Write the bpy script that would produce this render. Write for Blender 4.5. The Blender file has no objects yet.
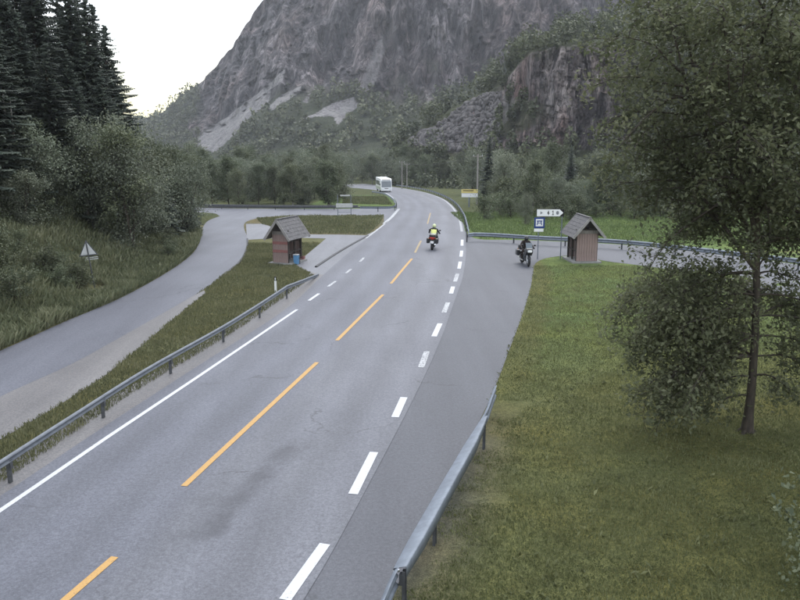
import bpy, bmesh, math, random
import numpy as np
from mathutils import Vector, Matrix

random.seed(7)
RNG = np.random.default_rng(7)
scene = bpy.context.scene
COL = scene.collection
R = math.radians

# ------------------------------------------------------------------ camera, sky, sun, exposure
F_PX = 764.0            # focal length in photo pixels (800 x 600 photo)
PITCH = R(11.83)
CAM_H = 7.4
cam_d = bpy.data.cameras.new('camera')
cam_d.lens = 36.0 * F_PX / 800.0
cam_d.sensor_width = 36.0
cam_d.clip_start = 0.1
cam_d.clip_end = 6000.0
cam = bpy.data.objects.new('camera', cam_d)
COL.objects.link(cam)
cam.location = (0, 0, CAM_H)
cam.rotation_euler = (R(90) - PITCH, 0, 0)
scene.camera = cam

SUN_EL, SUN_AZ = R(56), R(18)      # azimuth from +Y (ahead), negative = left
world = bpy.data.worlds.new('World')
scene.world = world
world.use_nodes = True
wn, wl = world.node_tree.nodes, world.node_tree.links
wn.clear()
w_out = wn.new('ShaderNodeOutputWorld')
w_bg = wn.new('ShaderNodeBackground')
w_sky = wn.new('ShaderNodeTexSky')
w_sky.sky_type = 'NISHITA'
w_sky.sun_disc = False
w_sky.sun_elevation = SUN_EL
w_sky.sun_rotation = SUN_AZ
w_sky.air_density = 1.0
w_sky.dust_density = 1.5
w_tc = wn.new('ShaderNodeTexCoord')
w_map = wn.new('ShaderNodeMapping')
w_map.inputs['Scale'].default_value = (1.0, 1.0, 2.6)
w_map.inputs['Location'].default_value = (0.35, 0.1, 0.0)
w_noise = wn.new('ShaderNodeTexNoise')
w_noise.inputs['Scale'].default_value = 2.2
w_noise.inputs['Detail'].default_value = 7
w_noise.inputs['Roughness'].default_value = 0.58
w_ramp = wn.new('ShaderNodeValToRGB')
w_ramp.color_ramp.elements[0].position = 0.30
w_ramp.color_ramp.elements[0].color = (0.12, 0.12, 0.12, 1)
w_ramp.color_ramp.elements[1].position = 0.52
w_ramp.color_ramp.elements[1].color = (0.95, 0.95, 0.95, 1)
w_mix = wn.new('ShaderNodeMix')
w_mix.data_type = 'RGBA'
w_mix.inputs['B'].default_value = (10.5, 11.0, 11.7, 1)      # thin bright cloud
w_sep = wn.new('ShaderNodeSeparateXYZ')
w_el = wn.new('ShaderNodeMapRange')
w_el.interpolation_type = 'SMOOTHSTEP'
w_el.inputs['From Min'].default_value = 0.03
w_el.inputs['From Max'].default_value = 0.17
w_cl = wn.new('ShaderNodeMix')
w_cl.data_type = 'RGBA'
w_cl.inputs['A'].default_value = (8.6, 8.1, 5.2, 1)
w_cl.inputs['B'].default_value = (10.3, 10.9, 11.7, 1)
wl.new(w_tc.outputs['Generated'], w_sep.inputs['Vector'])
wl.new(w_sep.outputs['Z'], w_el.inputs['Value'])
wl.new(w_el.outputs['Result'], w_cl.inputs['Factor'])
wl.new(w_cl.outputs['Result'], w_mix.inputs['B'])
wl.new(w_tc.outputs['Generated'], w_map.inputs['Vector'])
wl.new(w_map.outputs['Vector'], w_noise.inputs['Vector'])
wl.new(w_noise.outputs['Fac'], w_ramp.inputs['Fac'])
wl.new(w_ramp.outputs['Color'], w_mix.inputs['Factor'])
wl.new(w_sky.outputs['Color'], w_mix.inputs['A'])
wl.new(w_mix.outputs['Result'], w_bg.inputs['Color'])
w_bg.inputs['Strength'].default_value = 0.075
wl.new(w_bg.outputs['Background'], w_out.inputs['Surface'])

sun_d = bpy.data.lights.new('sun', 'SUN')
sun_d.energy = 0.7
sun_d.angle = R(28)
sun_d.color = (1.0, 0.95, 0.88)
sun = bpy.data.objects.new('sun', sun_d)
COL.objects.link(sun)
sun_dir = Vector((math.sin(SUN_AZ) * math.cos(SUN_EL), math.cos(SUN_AZ) * math.cos(SUN_EL), math.sin(SUN_EL)))
sun.rotation_euler = (-sun_dir).to_track_quat('-Z', 'Y').to_euler()
sun.location = sun_dir * 200

scene.view_settings.view_transform = 'Standard'
scene.view_settings.look = 'None'
scene.view_settings.gamma = 1.0
scene.view_settings.exposure = 1.52
scene.render.engine = 'CYCLES'
scene.cycles.use_denoising = True
scene.cycles.max_bounces = 6
scene.cycles.diffuse_bounces = 3
scene.cycles.transmission_bounces = 4
scene.cycles.volume_bounces = 1

# ------------------------------------------------------------------ pixel -> world
SP, CP = math.sin(PITCH), math.cos(PITCH)

def ray(px, py):
    u, v = (px - 400) / F_PX, (300 - py) / F_PX
    return (u, CP + v * SP, -SP + v * CP)

def at_depth(px, py, Y):
    d = ray(px, py)
    t = Y / d[1]
    return (d[0] * t, Y, CAM_H + d[2] * t)

YB = np.concatenate([np.array([-400, -100, -20, 0, 10, 20, 30, 40.]), np.arange(42.5, 120, 2.5), np.arange(120, 320, 5.), np.array([340, 400, 600, 1000, 2500.])])
def _g(y):
    y = np.asarray(y, float)
    s = 0.035
    a = np.clip(y - 40, 0, 25)
    z = -s * a * a / 50.0
    b = np.clip(y - 65, 0, 165)
    z = z - s * b
    c = np.clip(y - 230, 0, 60)
    z = z - s * (c - c * c / 120.0)
    return z
GB = _g(YB)
def g0(y):
    return np.interp(y, YB, GB)

def gp(px, py, off=0.0):
    """photo pixel -> point on the road-level ground (off = height above it)"""
    d = ray(px, py)
    y = 30.0
    for _ in range(60):
        t = (float(g0(y)) + off - CAM_H) / d[2]
        y = 0.5 * y + 0.5 * d[1] * t
        y = min(max(y, 2), 900)
    return (d[0] * t, d[1] * t)

def trace(pts, off=0.0):
    return [gp(a, b, off) for a, b in pts]

def to_px(P):
    P = np.asarray(P, float)
    x, y, z = P[:, 0], P[:, 1], P[:, 2] - CAM_H
    dep = y * CP - z * SP
    up = y * SP + z * CP
    return 400 + F_PX * x / dep, 300 - F_PX * up / dep

def smooth(pts, n=8):
    """Catmull-Rom through a list of points"""
    P = [np.array(p, float) for p in pts]
    P = [2 * P[0] - P[1]] + P + [2 * P[-1] - P[-2]]
    out = []
    for i in range(1, len(P) - 2):
        for k in range(n):
            t = k / n
            a, b, c, d = P[i - 1], P[i], P[i + 1], P[i + 2]
            out.append(0.5 * ((2 * b) + (c - a) * t + (2 * a - 5 * b + 4 * c - d) * t * t + (3 * b - a - 3 * c + d) * t ** 3))
    out.append(P[-2])
    return [tuple(o) for o in out]

def resample(pts, n=None, step=None):
    P = np.array(pts, float)
    s = np.concatenate([[0], np.cumsum(np.linalg.norm(np.diff(P, axis=0), axis=1))])
    if n is None:
        n = max(2, int(round(s[-1] / step)) + 1)
    t = np.linspace(0, s[-1], n)
    return np.stack([np.interp(t, s, P[:, k]) for k in range(P.shape[1])], 1)

# ------------------------------------------------------------------ noise
def _hash(ix, iy, iz, seed):
    h = (ix.astype(np.int64) * 374761393 + iy.astype(np.int64) * 668265263 + iz.astype(np.int64) * 2147483647 + seed * 1274126177) & 0xFFFFFFFF
    h = ((h ^ (h >> 13)) * 1274126177) & 0xFFFFFFFF
    h = h ^ (h >> 16)
    return (h & 0xFFFFFF) / float(0xFFFFFF)

def vnoise(x, y, z=0.0, seed=0):
    x, y, z = np.broadcast_arrays(np.asarray(x, float), np.asarray(y, float), np.asarray(z, float))
    ix, iy, iz = np.floor(x), np.floor(y), np.floor(z)
    fx, fy, fz = x - ix, y - iy, z - iz
    fx, fy, fz = [f * f * (3 - 2 * f) for f in (fx, fy, fz)]
    r = 0
    for dx in (0, 1):
        for dy in (0, 1):
            for dz in (0, 1):
                w = (fx if dx else 1 - fx) * (fy if dy else 1 - fy) * (fz if dz else 1 - fz)
                r = r + w * _hash(ix + dx, iy + dy, iz + dz, seed)
    return r

def fbm(x, y, z=0.0, oct=4, seed=0, gain=0.5):
    r, a, s = 0, 1.0, 0
    for o in range(oct):
        r = r + a * vnoise(np.asarray(x) * 2 ** o, np.asarray(y) * 2 ** o, np.asarray(z) * 2 ** o, seed + o * 17)
        s += a
        a *= gain
    return r / s

def in_poly(x, y, poly):
    x, y = np.asarray(x, float), np.asarray(y, float)
    ins = np.zeros(x.shape, bool)
    n = len(poly)
    for i in range(n):
        x0, y0 = poly[i]
        x1, y1 = poly[(i + 1) % n]
        if y0 == y1:
            continue
        c = ((y0 > y) != (y1 > y)) & (x < (x1 - x0) * (y - y0) / (y1 - y0) + x0)
        ins ^= c
    return ins

def dist_poly(x, y, pts, closed=False):
    x, y = np.asarray(x, float), np.asarray(y, float)
    d = np.full(x.shape, 1e9)
    m = len(pts)
    for i in range(m if closed else m - 1):
        ax, ay = pts[i]
        bx, by = pts[(i + 1) % m]
        vx, vy = bx - ax, by - ay
        L = vx * vx + vy * vy + 1e-12
        t = np.clip(((x - ax) * vx + (y - ay) * vy) / L, 0, 1)
        d = np.minimum(d, np.hypot(x - ax - t * vx, y - ay - t * vy))
    return d

# ------------------------------------------------------------------ object helpers
def link(name, me, mat=None, parent=None):
    o = bpy.data.objects.new(name, me)
    COL.objects.link(o)
    if mat is not None and me is not None and len(me.materials) == 0:
        me.materials.append(mat)
    if parent is not None:
        o.parent = parent
    return o

def tag(o, label=None, cat=None, group=None, kind=None):
    if label: o['label'] = label
    if cat: o['category'] = cat
    if group: o['group'] = group
    if kind: o['kind'] = kind
    return o

def empty(name, loc=(0, 0, 0), rz=0.0):
    o = bpy.data.objects.new(name, None)
    COL.objects.link(o)
    o.empty_display_size = 0.2
    o.location = loc
    o.rotation_euler = (0, 0, rz)
    return o

def np_mesh(name, V, faces, attrs=None, smooth_shade=False):
    """faces: int array (m,3|4)"""
    V = np.ascontiguousarray(V, dtype=np.float32)
    Fc = np.ascontiguousarray(faces, dtype=np.int32)
    me = bpy.data.meshes.new(name)
    me.vertices.add(len(V))
    me.vertices.foreach_set('co', V.ravel())
    k = Fc.shape[1]
    me.loops.add(Fc.size)
    me.loops.foreach_set('vertex_index', Fc.ravel())
    me.polygons.add(len(Fc))
    me.polygons.foreach_set('loop_start', np.arange(0, Fc.size, k, dtype=np.int32))
    me.polygons.foreach_set('loop_total', np.full(len(Fc), k, dtype=np.int32))
    if smooth_shade:
        me.polygons.foreach_set('use_smooth', np.ones(len(Fc), dtype=bool))
    me.update(calc_edges=True)
    for an, (typ, data) in (attrs or {}).items():
        at = me.attributes.new(an, typ, 'POINT')
        data = np.ascontiguousarray(data, dtype=np.float32)
        at.data.foreach_set('color' if typ == 'FLOAT_COLOR' else ('vector' if typ == 'FLOAT_VECTOR' else 'value'), data.ravel())
    return me

class MB:
    """collects simple shapes into one mesh"""
    def __init__(self):
        self.bm = bmesh.new()
    def box(self, c, s, rz=0.0, rx=0.0, ry=0.0, bevel=0.0):
        M = Matrix.Translation(Vector(c)) @ Matrix.Rotation(rz, 4, 'Z') @ Matrix.Rotation(ry, 4, 'Y') @ Matrix.Rotation(rx, 4, 'X') @ Matrix.Diagonal((s[0], s[1], s[2], 1))
        r = bmesh.ops.create_cube(self.bm, size=1.0, matrix=M)
        if bevel:
            es = list({e for v in r['verts'] for e in v.link_edges})
            bmesh.ops.bevel(self.bm, geom=es, offset=bevel, segments=2, affect='EDGES', profile=0.5)
        return self
    def cyl(self, a, b, r0, r1=None, n=12, cap=True):
        r1 = r0 if r1 is None else r1
        a, b = Vector(a), Vector(b)
        d = b - a
        q = d.to_track_quat('Z', 'Y').to_matrix().to_4x4()
        M = Matrix.Translation((a + b) / 2) @ q
        bmesh.ops.create_cone(self.bm, cap_ends=cap, segments=n, radius1=r0, radius2=r1, depth=d.length, matrix=M)
        return self
    def ball(self, c, r, s=(1, 1, 1), u=12, v=8, rot=None):
        M = Matrix.Translation(Vector(c)) @ (rot or Matrix.Identity(4)) @ Matrix.Diagonal((s[0] * r, s[1] * r, s[2] * r, 1))
        bmesh.ops.create_uvsphere(self.bm, u_segments=u, v_segments=v, radius=1.0, matrix=M)
        return self
    def tube(self, pts, r, n=8):
        rr = r if isinstance(r, (list, tuple)) else [r] * len(pts)
        V, Fq = tube_np(np.array(pts, float), np.array(rr, float), n)
        vs = [self.bm.verts.new(v) for v in V]
        for f in Fq:
            try: self.bm.faces.new([vs[i] for i in f])
            except ValueError: pass
        try:
            self.bm.faces.new([vs[i] for i in range(n)][::-1]); self.bm.faces.new(vs[-n:])
        except ValueError: pass
        return self
    def prism(self, prof, axis, a, b):
        """closed 2D profile extruded along an axis. axis 'x': prof=(y,z); 'y': prof=(x,z); 'z': prof=(x,y)"""
        def mk(p, t):
            if axis == 'x': return (t, p[0], p[1])
            if axis == 'y': return (p[0], t, p[1])
            return (p[0], p[1], t)
        A = [self.bm.verts.new(mk(p, a)) for p in prof]
        B = [self.bm.verts.new(mk(p, b)) for p in prof]
        n = len(prof)
        self.bm.faces.new(A[::-1]); self.bm.faces.new(B)
        for i in range(n):
            self.bm.faces.new((A[i], A[(i + 1) % n], B[(i + 1) % n], B[i]))
        return self
    def build(self, name, mat, parent=None, smooth_shade=False, bevel=0.0):
        if bevel:
            bmesh.ops.bevel(self.bm, geom=list(self.bm.edges), offset=bevel, segments=2, affect='EDGES', profile=0.5, clamp_overlap=True)
        bmesh.ops.recalc_face_normals(self.bm, faces=list(self.bm.faces))
        me = bpy.data.meshes.new(name)
        self.bm.to_mesh(me)
        self.bm.free()
        if smooth_shade:
            for p in me.polygons: p.use_smooth = True
        return link(name, me, mat, parent)

def tube_np(P, rad, n=6):
    m = len(P)
    T = np.gradient(P, axis=0)
    T /= np.linalg.norm(T, axis=1, keepdims=True) + 1e-9
    ref = np.where(np.abs(T[:, 2:3]) > 0.9, np.array([[1., 0, 0]]), np.array([[0., 0, 1.]]))
    A = np.cross(T, ref); A /= np.linalg.norm(A, axis=1, keepdims=True) + 1e-9
    B = np.cross(T, A)
    ang = np.linspace(0, 2 * np.pi, n, endpoint=False)
    V = P[:, None, :] + rad[:, None, None] * (np.cos(ang)[None, :, None] * A[:, None, :] + np.sin(ang)[None, :, None] * B[:, None, :])
    i = np.arange(m - 1)[:, None] * n
    j = np.arange(n)[None, :]
    Fq = np.stack([i + j, i + (j + 1) % n, i + n + (j + 1) % n, i + n + j], -1).reshape(-1, 4)
    return V.reshape(-1, 3), Fq

def join_tubes(parts):
    Vs, Fs, off = [], [], 0
    for V, Fq in parts:
        Vs.append(V); Fs.append(Fq + off); off += len(V)
    return np.concatenate(Vs), np.concatenate(Fs)

def copy_tree(o, parent=None):
    c = o.copy()
    COL.objects.link(c)
    c.parent = parent
    for ch in list(o.children):
        copy_tree(ch, c)
    return c

# ------------------------------------------------------------------ materials
def new_mat(name):
    m = bpy.data.materials.new(name)
    m.use_nodes = True
    nt = m.node_tree
    b = nt.nodes['Principled BSDF']
    b.inputs['Specular IOR Level'].default_value = 0.3
    return m, nt, b

def ramp(nt, stops):
    r = nt.nodes.new('ShaderNodeValToRGB')
    e = r.color_ramp.elements
    while len(e) < len(stops): e.new(0.5)
    for i, (p, c) in enumerate(stops):
        e[i].position = p
        e[i].color = (*c, 1)
    return r

def noise_node(nt, scale, detail=5, rough=0.55, vec=None, stretch=None, coord='Object'):
    n = nt.nodes.new('ShaderNodeTexNoise')
    n.inputs['Scale'].default_value = scale
    n.inputs['Detail'].default_value = detail
    n.inputs['Roughness'].default_value = rough
    if vec is None:
        tc = nt.nodes.new('ShaderNodeTexCoord')
        vec = tc.outputs[coord]
    if stretch:
        mp = nt.nodes.new('ShaderNodeMapping')
        mp.inputs['Scale'].default_value = stretch
        nt.links.new(vec, mp.inputs['Vector'])
        vec = mp.outputs['Vector']
    nt.links.new(vec, n.inputs['Vector'])
    return n

def mixrgb(nt, fac, a, b, blend='MIX'):
    m = nt.nodes.new('ShaderNodeMix')
    m.data_type = 'RGBA'
    m.blend_type = blend
    for sock, v in (('Factor', fac), ('A', a), ('B', b)):
        if hasattr(v, 'is_output') or hasattr(v, 'links'):
            nt.links.new(v, m.inputs[sock])
        elif isinstance(v, (int, float)):
            m.inputs[sock].default_value = v
        else:
            m.inputs[sock].default_value = (*v, 1)
    return m.outputs['Result']

def bump(nt, b, height, strength=0.3, dist=0.02):
    bp = nt.nodes.new('ShaderNodeBump')
    bp.inputs['Strength'].default_value = strength
    bp.inputs['Distance'].default_value = dist
    nt.links.new(height, bp.inputs['Height'])
    nt.links.new(bp.outputs['Normal'], b.inputs['Normal'])

def simple(name, c1, c2=None, scale=6.0, rough=0.6, metal=0.0, bump_s=0.0, stretch=None, spec=0.3):
    m, nt, b = new_mat(name)
    c2 = c2 or tuple(v * 0.75 for v in c1)
    n = noise_node(nt, scale, stretch=stretch)
    r = ramp(nt, [(0.3, c2), (0.7, c1)])
    nt.links.new(n.outputs['Fac'], r.inputs['Fac'])
    nt.links.new(r.outputs['Color'], b.inputs['Base Color'])
    b.inputs['Roughness'].default_value = rough
    b.inputs['Metallic'].default_value = metal
    b.inputs['Specular IOR Level'].default_value = spec
    if bump_s:
        bump(nt, b, n.outputs['Fac'], bump_s)
    return m

def leaf_mat(name, dark, mid, light, transl=0.3, vary=0.25):
    m, nt, b = new_mat(name)
    at = nt.nodes.new('ShaderNodeAttribute'); at.attribute_name = 'tint'
    r = ramp(nt, [(0.0, dark), (0.55, mid), (1.0, light)])
    nt.links.new(at.outputs['Fac'], r.inputs['Fac'])
    oi = nt.nodes.new('ShaderNodeObjectInfo')
    hs = nt.nodes.new('ShaderNodeHueSaturation')
    mr = nt.nodes.new('ShaderNodeMapRange')
    mr.inputs['To Min'].default_value = 1 - vary
    mr.inputs['To Max'].default_value = 1 + vary
    nt.links.new(oi.outputs['Random'], mr.inputs['Value'])
    nt.links.new(mr.outputs['Result'], hs.inputs['Value'])
    mr2 = nt.nodes.new('ShaderNodeMapRange')
    mr2.inputs['To Min'].default_value = 0.485
    mr2.inputs['To Max'].default_value = 0.515
    ml = nt.nodes.new('ShaderNodeMath'); ml.operation = 'FRACT'
    ml2 = nt.nodes.new('ShaderNodeMath'); ml2.operation = 'MULTIPLY'; ml2.inputs[1].default_value = 7.31
    nt.links.new(oi.outputs['Random'], ml2.inputs[0]); nt.links.new(ml2.outputs[0], ml.inputs[0])
    nt.links.new(ml.outputs[0], mr2.inputs['Value'])
    nt.links.new(mr2.outputs['Result'], hs.inputs['Hue'])
    nt.links.new(r.outputs['Color'], hs.inputs['Color'])
    nt.links.new(hs.outputs['Color'], b.inputs['Base Color'])
    b.inputs['Roughness'].default_value = 0.6
    b.inputs['Specular IOR Level'].default_value = 0.25
    tr = nt.nodes.new('ShaderNodeBsdfTranslucent')
    nt.links.new(hs.outputs['Color'], tr.inputs['Color'])
    mx = nt.nodes.new('ShaderNodeMixShader')
    mx.inputs['Fac'].default_value = transl
    nt.links.new(b.outputs['BSDF'], mx.inputs[1])
    nt.links.new(tr.outputs['BSDF'], mx.inputs[2])
    nt.links.new(mx.outputs['Shader'], nt.nodes['Material Output'].inputs['Surface'])
    return m

def asphalt(name, c_dark, c_light, tracks=False, grain=34.0, crack=0.0):
    m, nt, b = new_mat(name)
    c_dark, c_light = [tuple(v * k for v, k in zip(c, (0.70, 0.715, 0.785))) for c in (c_dark, c_light)]
    big = noise_node(nt, 0.16, 4, 0.6)
    r = ramp(nt, [(0.28, c_dark), (0.72, c_light)])
    nt.links.new(big.outputs['Fac'], r.inputs['Fac'])
    col = r.outputs['Color']
    # long worn streaks in the driving direction
    st = noise_node(nt, 1.0, 4, 0.6, stretch=(0.85, 0.07, 1.0))
    rs = ramp(nt, [(0.3, (0.80, 0.80, 0.82)), (0.7, (1.14, 1.14, 1.13))])
    nt.links.new(st.outputs['Fac'], rs.inputs['Fac'])
    col = mixrgb(nt, 1.0, col, rs.outputs['Color'], 'MULTIPLY')
    if tracks:
        uv = nt.nodes.new('ShaderNodeAttribute'); uv.attribute_name = 'lane'
        sx = nt.nodes.new('ShaderNodeSeparateXYZ')
        nt.links.new(uv.outputs['Vector'], sx.inputs['Vector'])
        # wheel paths: polished, slightly paler; oily strip between
        wv = nt.nodes.new('ShaderNodeMath'); wv.operation = 'MULTIPLY'; wv.inputs[1].default_value = 3.9
        nt.links.new(sx.outputs['X'], wv.inputs[0])
        cs = nt.nodes.new('ShaderNodeMath'); cs.operation = 'COSINE'
        nt.links.new(wv.outputs[0], cs.inputs[0])
        mr = nt.nodes.new('ShaderNodeMapRange')
        mr.inputs['From Min'].default_value = -1; mr.inputs['From Max'].default_value = 1
        mr.inputs['To Min'].default_value = 0.88; mr.inputs['To Max'].default_value = 1.08
        nt.links.new(cs.outputs[0], mr.inputs['Value'])
        col = mixrgb(nt, 1.0, col, mr.outputs['Result'], 'MULTIPLY')
        # seam next to the centre line: left lane newer and darker, right lane coarse and paler
        mp = nt.nodes.new('ShaderNodeMapping'); mp.inputs['Scale'].default_value = (3.0, 0.5, 1)
        nt.links.new(uv.outputs['Vector'], mp.inputs['Vector'])
        wob = noise_node(nt, 0.9, 3, vec=mp.outputs['Vector'])
        ad = nt.nodes.new('ShaderNodeMath'); ad.operation = 'MULTIPLY_ADD'
        ad.inputs[1].default_value = 0.5
        nt.links.new(wob.outputs['Fac'], ad.inputs[0]); nt.links.new(sx.outputs['X'], ad.inputs[2])
        rr = ramp(nt, [(0.0, (0.95, 0.955, 0.97)), (0.5, (0.95, 0.955, 0.97)), (0.58, (0.86, 0.86, 0.87)), (0.68, (1.10, 1.09, 1.06))])
        mr3 = nt.nodes.new('ShaderNodeMapRange')
        mr3.inputs['From Min'].default_value = -2.5; mr3.inputs['From Max'].default_value = 2.5
        nt.links.new(ad.outputs[0], mr3.inputs['Value'])
        nt.links.new(mr3.outputs['Result'], rr.inputs['Fac'])
        col = mixrgb(nt, 1.0, col, rr.outputs['Color'], 'MULTIPLY')
        # dark old oil / bitumen streak in the right lane (a stain with its own shape)
        sb = nt.nodes.new('ShaderNodeAttribute'); sb.attribute_name = 'stain'
        sn = noise_node(nt, 1.3, 4, 0.6)
        sm = nt.nodes.new('ShaderNodeMath'); sm.operation = 'MULTIPLY'
        nt.links.new(sb.outputs['Fac'], sm.inputs[0]); nt.links.new(sn.outputs['Fac'], sm.inputs[1])
        sr = ramp(nt, [(0.2, (1, 1, 1)), (0.5, (0.52, 0.52, 0.54))])
        nt.links.new(sm.outputs[0], sr.inputs['Fac'])
        col = mixrgb(nt, 1.0, col, sr.outputs['Color'], 'MULTIPLY')
    tcx = nt.nodes.new('ShaderNodeTexCoord')
    wpn = noise_node(nt, 0.7, 5, 0.65)
    wvv = nt.nodes.new('ShaderNodeVectorMath'); wvv.operation = 'MULTIPLY_ADD'
    wvv.inputs[1].default_value = (2.2, 2.2, 0)
    nt.links.new(wpn.outputs['Color'], wvv.inputs[0]); nt.links.new(tcx.outputs['Object'], wvv.inputs[2])
    vcr = nt.nodes.new('ShaderNodeTexVoronoi'); vcr.feature = 'DISTANCE_TO_EDGE'; vcr.inputs['Scale'].default_value = 0.16
    nt.links.new(wvv.outputs[0], vcr.inputs['Vector'])
    crr = ramp(nt, [(0.0, (0.55, 0.55, 0.56)), (0.008, (1, 1, 1))])
    nt.links.new(vcr.outputs['Distance'], crr.inputs['Fac'])
    crn = noise_node(nt, 0.35, 2, 0.5)
    crm = ramp(nt, [(0.5, (0, 0, 0)), (0.6, (1, 1, 1))])
    nt.links.new(crn.outputs['Fac'], crm.inputs['Fac'])
    col = mixrgb(nt, crm.outputs['Color'], col, mixrgb(nt, 1.0, col, crr.outputs['Color'], 'MULTIPLY'))
    # aggregate
    gr = noise_node(nt, grain, 2, 0.7)
    rg = ramp(nt, [(0.3, (0.66, 0.66, 0.68)), (0.5, (1.0, 1.0, 1.0)), (0.72, (1.4, 1.38, 1.34))])
    nt.links.new(gr.outputs['Fac'], rg.inputs['Fac'])
    col = mixrgb(nt, 0.8, col, rg.outputs['Color'], 'MULTIPLY')
    gr2 = noise_node(nt, 13.0, 4, 0.7)
    rg2 = ramp(nt, [(0.38, (0.76, 0.76, 0.78)), (0.62, (1.22, 1.22, 1.2))])
    nt.links.new(gr2.outputs['Fac'], rg2.inputs['Fac'])
    col = mixrgb(nt, 0.8, col, rg2.outputs['Color'], 'MULTIPLY')
    nt.links.new(col, b.inputs['Base Color'])
    b.inputs['Roughness'].default_value = 0.6
    b.inputs['Specular IOR Level'].default_value = 0.5
    bump(nt, b, gr.outputs['Fac'], 0.35, 0.01)
    return m

def paint(name, c, under, wear):
    """road paint worn through to the asphalt"""
    m, nt, b = new_mat(name)
    n = noise_node(nt, 17.0, 5, 0.75)
    r = ramp(nt, [(wear - 0.06, under), (wear + 0.05, c)])
    nt.links.new(n.outputs['Fac'], r.inputs['Fac'])
    n2 = noise_node(nt, 30.0, 2, 0.6)
    r2 = ramp(nt, [(0.3, (0.82, 0.82, 0.82)), (0.6, (1.0, 1.0, 1.0))])
    nt.links.new(n2.outputs['Fac'], r2.inputs['Fac'])
    nt.links.new(mixrgb(nt, 1.0, r.outputs['Color'], r2.outputs['Color'], 'MULTIPLY'), b.inputs['Base Color'])
    b.inputs['Roughness'].default_value = 0.6
    return m

M = {}
M['road'] = asphalt('road_asphalt', (0.100, 0.104, 0.120), (0.132, 0.136, 0.152), tracks=True)
M['bay'] = asphalt('bay_asphalt', (0.060, 0.064, 0.076), (0.082, 0.085, 0.097), grain=40)
M['side'] = asphalt('side_road_asphalt', (0.090, 0.094, 0.111), (0.122, 0.126, 0.144))
M['pale_asphalt'] = asphalt('pale_path_asphalt', (0.135, 0.137, 0.146), (0.18, 0.182, 0.19))
M['gravel'] = asphalt('gravel_dust', (0.118, 0.110, 0.104), (0.172, 0.162, 0.152), grain=22)
M['white_paint'] = paint('white_road_paint', (0.47, 0.48, 0.51), (0.09, 0.09, 0.10), 0.36)
M['white_worn'] = paint('worn_white_road_paint', (0.42, 0.43, 0.45), (0.10, 0.10, 0.11), 0.47)
M['yellow_paint'] = paint('yellow_road_paint', (0.40, 0.24, 0.082), (0.09, 0.085, 0.08), 0.36)
M['yellow_worn'] = paint('worn_yellow_road_paint', (0.34, 0.25, 0.13), (0.09, 0.09, 0.085), 0.46)
M['kerb'] = simple('kerb_stone', (0.10, 0.10, 0.105), (0.055, 0.055, 0.06), 9, 0.85)
M['galv'] = simple('galvanised_steel', (0.18, 0.205, 0.245), (0.125, 0.143, 0.172), 5, 0.6, 0.3, spec=0.4)
M['galv_dark'] = simple('weathered_steel', (0.10, 0.105, 0.115), (0.06, 0.063, 0.068), 7, 0.6, 0.4)
M['galv_mid'] = simple('dull_galvanised_steel', (0.15, 0.165, 0.19), (0.10, 0.11, 0.13), 5, 0.6, 0.3)
M['bark'] = simple('bark', (0.075, 0.062, 0.050), (0.030, 0.026, 0.022), 12, 0.9, bump_s=0.8, stretch=(1, 1, 0.25))
M['birch_bark'] = simple('pale_bark', (0.26, 0.25, 0.235), (0.08, 0.07, 0.065), 9, 0.85, bump_s=0.4, stretch=(1, 1, 1.8))
M['leaf_near'] = leaf_mat('ash_leaves', (0.074, 0.088, 0.049), (0.118, 0.134, 0.074), (0.172, 0.185, 0.112), 0.45, 0.06)
M['leaf_alder'] = leaf_mat('alder_leaves', (0.056, 0.070, 0.042), (0.096, 0.112, 0.066), (0.150, 0.164, 0.100), 0.25, 0.22)
M['leaf_grey'] = leaf_mat('willow_leaves', (0.090, 0.107, 0.078), (0.138, 0.157, 0.112), (0.195, 0.212, 0.154), 0.25, 0.2)
M['leaf_light'] = leaf_mat('young_bush_leaves', (0.09, 0.12, 0.06), (0.14, 0.18, 0.085), (0.22, 0.26, 0.13), 0.3, 0.1)
M['needles'] = leaf_mat('spruce_needles', (0.028, 0.037, 0.031), (0.048, 0.062, 0.050), (0.078, 0.094, 0.072), 0.08, 0.2)
M['weed'] = leaf_mat('bank_weeds', (0.080, 0.094, 0.052), (0.132, 0.145, 0.082), (0.195, 0.200, 0.125), 0.25, 0.0)
M['grass'] = leaf_mat('grass_blades', (0.078, 0.086, 0.036), (0.134, 0.141, 0.062), (0.205, 0.205, 0.100), 0.25, 0.0)
M['verge'] = leaf_mat('verge_grass', (0.074, 0.080, 0.042), (0.126, 0.130, 0.066), (0.20, 0.195, 0.115), 0.25, 0.0)
M['plank'] = simple('weathered_red_brown_planks', (0.265, 0.195, 0.182), (0.18, 0.138, 0.130), 5, 0.85, bump_s=0.3, stretch=(6, 6, 0.5))
M['plank_grey'] = simple('grey_timber', (0.20, 0.185, 0.175), (0.12, 0.11, 0.105), 5, 0.85, bump_s=0.3, stretch=(6, 6, 0.6))
M['timber_dark'] = simple('dark_timber', (0.050, 0.042, 0.038), (0.026, 0.022, 0.020), 6, 0.8, stretch=(5, 5, 0.6))
M['red_band'] = simple('faded_red_paint', (0.24, 0.105, 0.10), (0.17, 0.085, 0.08), 6, 0.75)
M['barge'] = simple('pale_bargeboard', (0.26, 0.25, 0.245), (0.19, 0.182, 0.18), 5, 0.8)
M['shingle'] = simple('grey_roof_shingle', (0.135, 0.13, 0.135), (0.075, 0.073, 0.076), 6, 0.85, bump_s=0.3)
M['conc'] = simple('concrete', (0.24, 0.24, 0.235), (0.17, 0.17, 0.165), 4, 0.9, bump_s=0.2)
M['white'] = simple('white_enamel', (0.70, 0.71, 0.72), (0.62, 0.63, 0.64), 2, 0.4)
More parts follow.
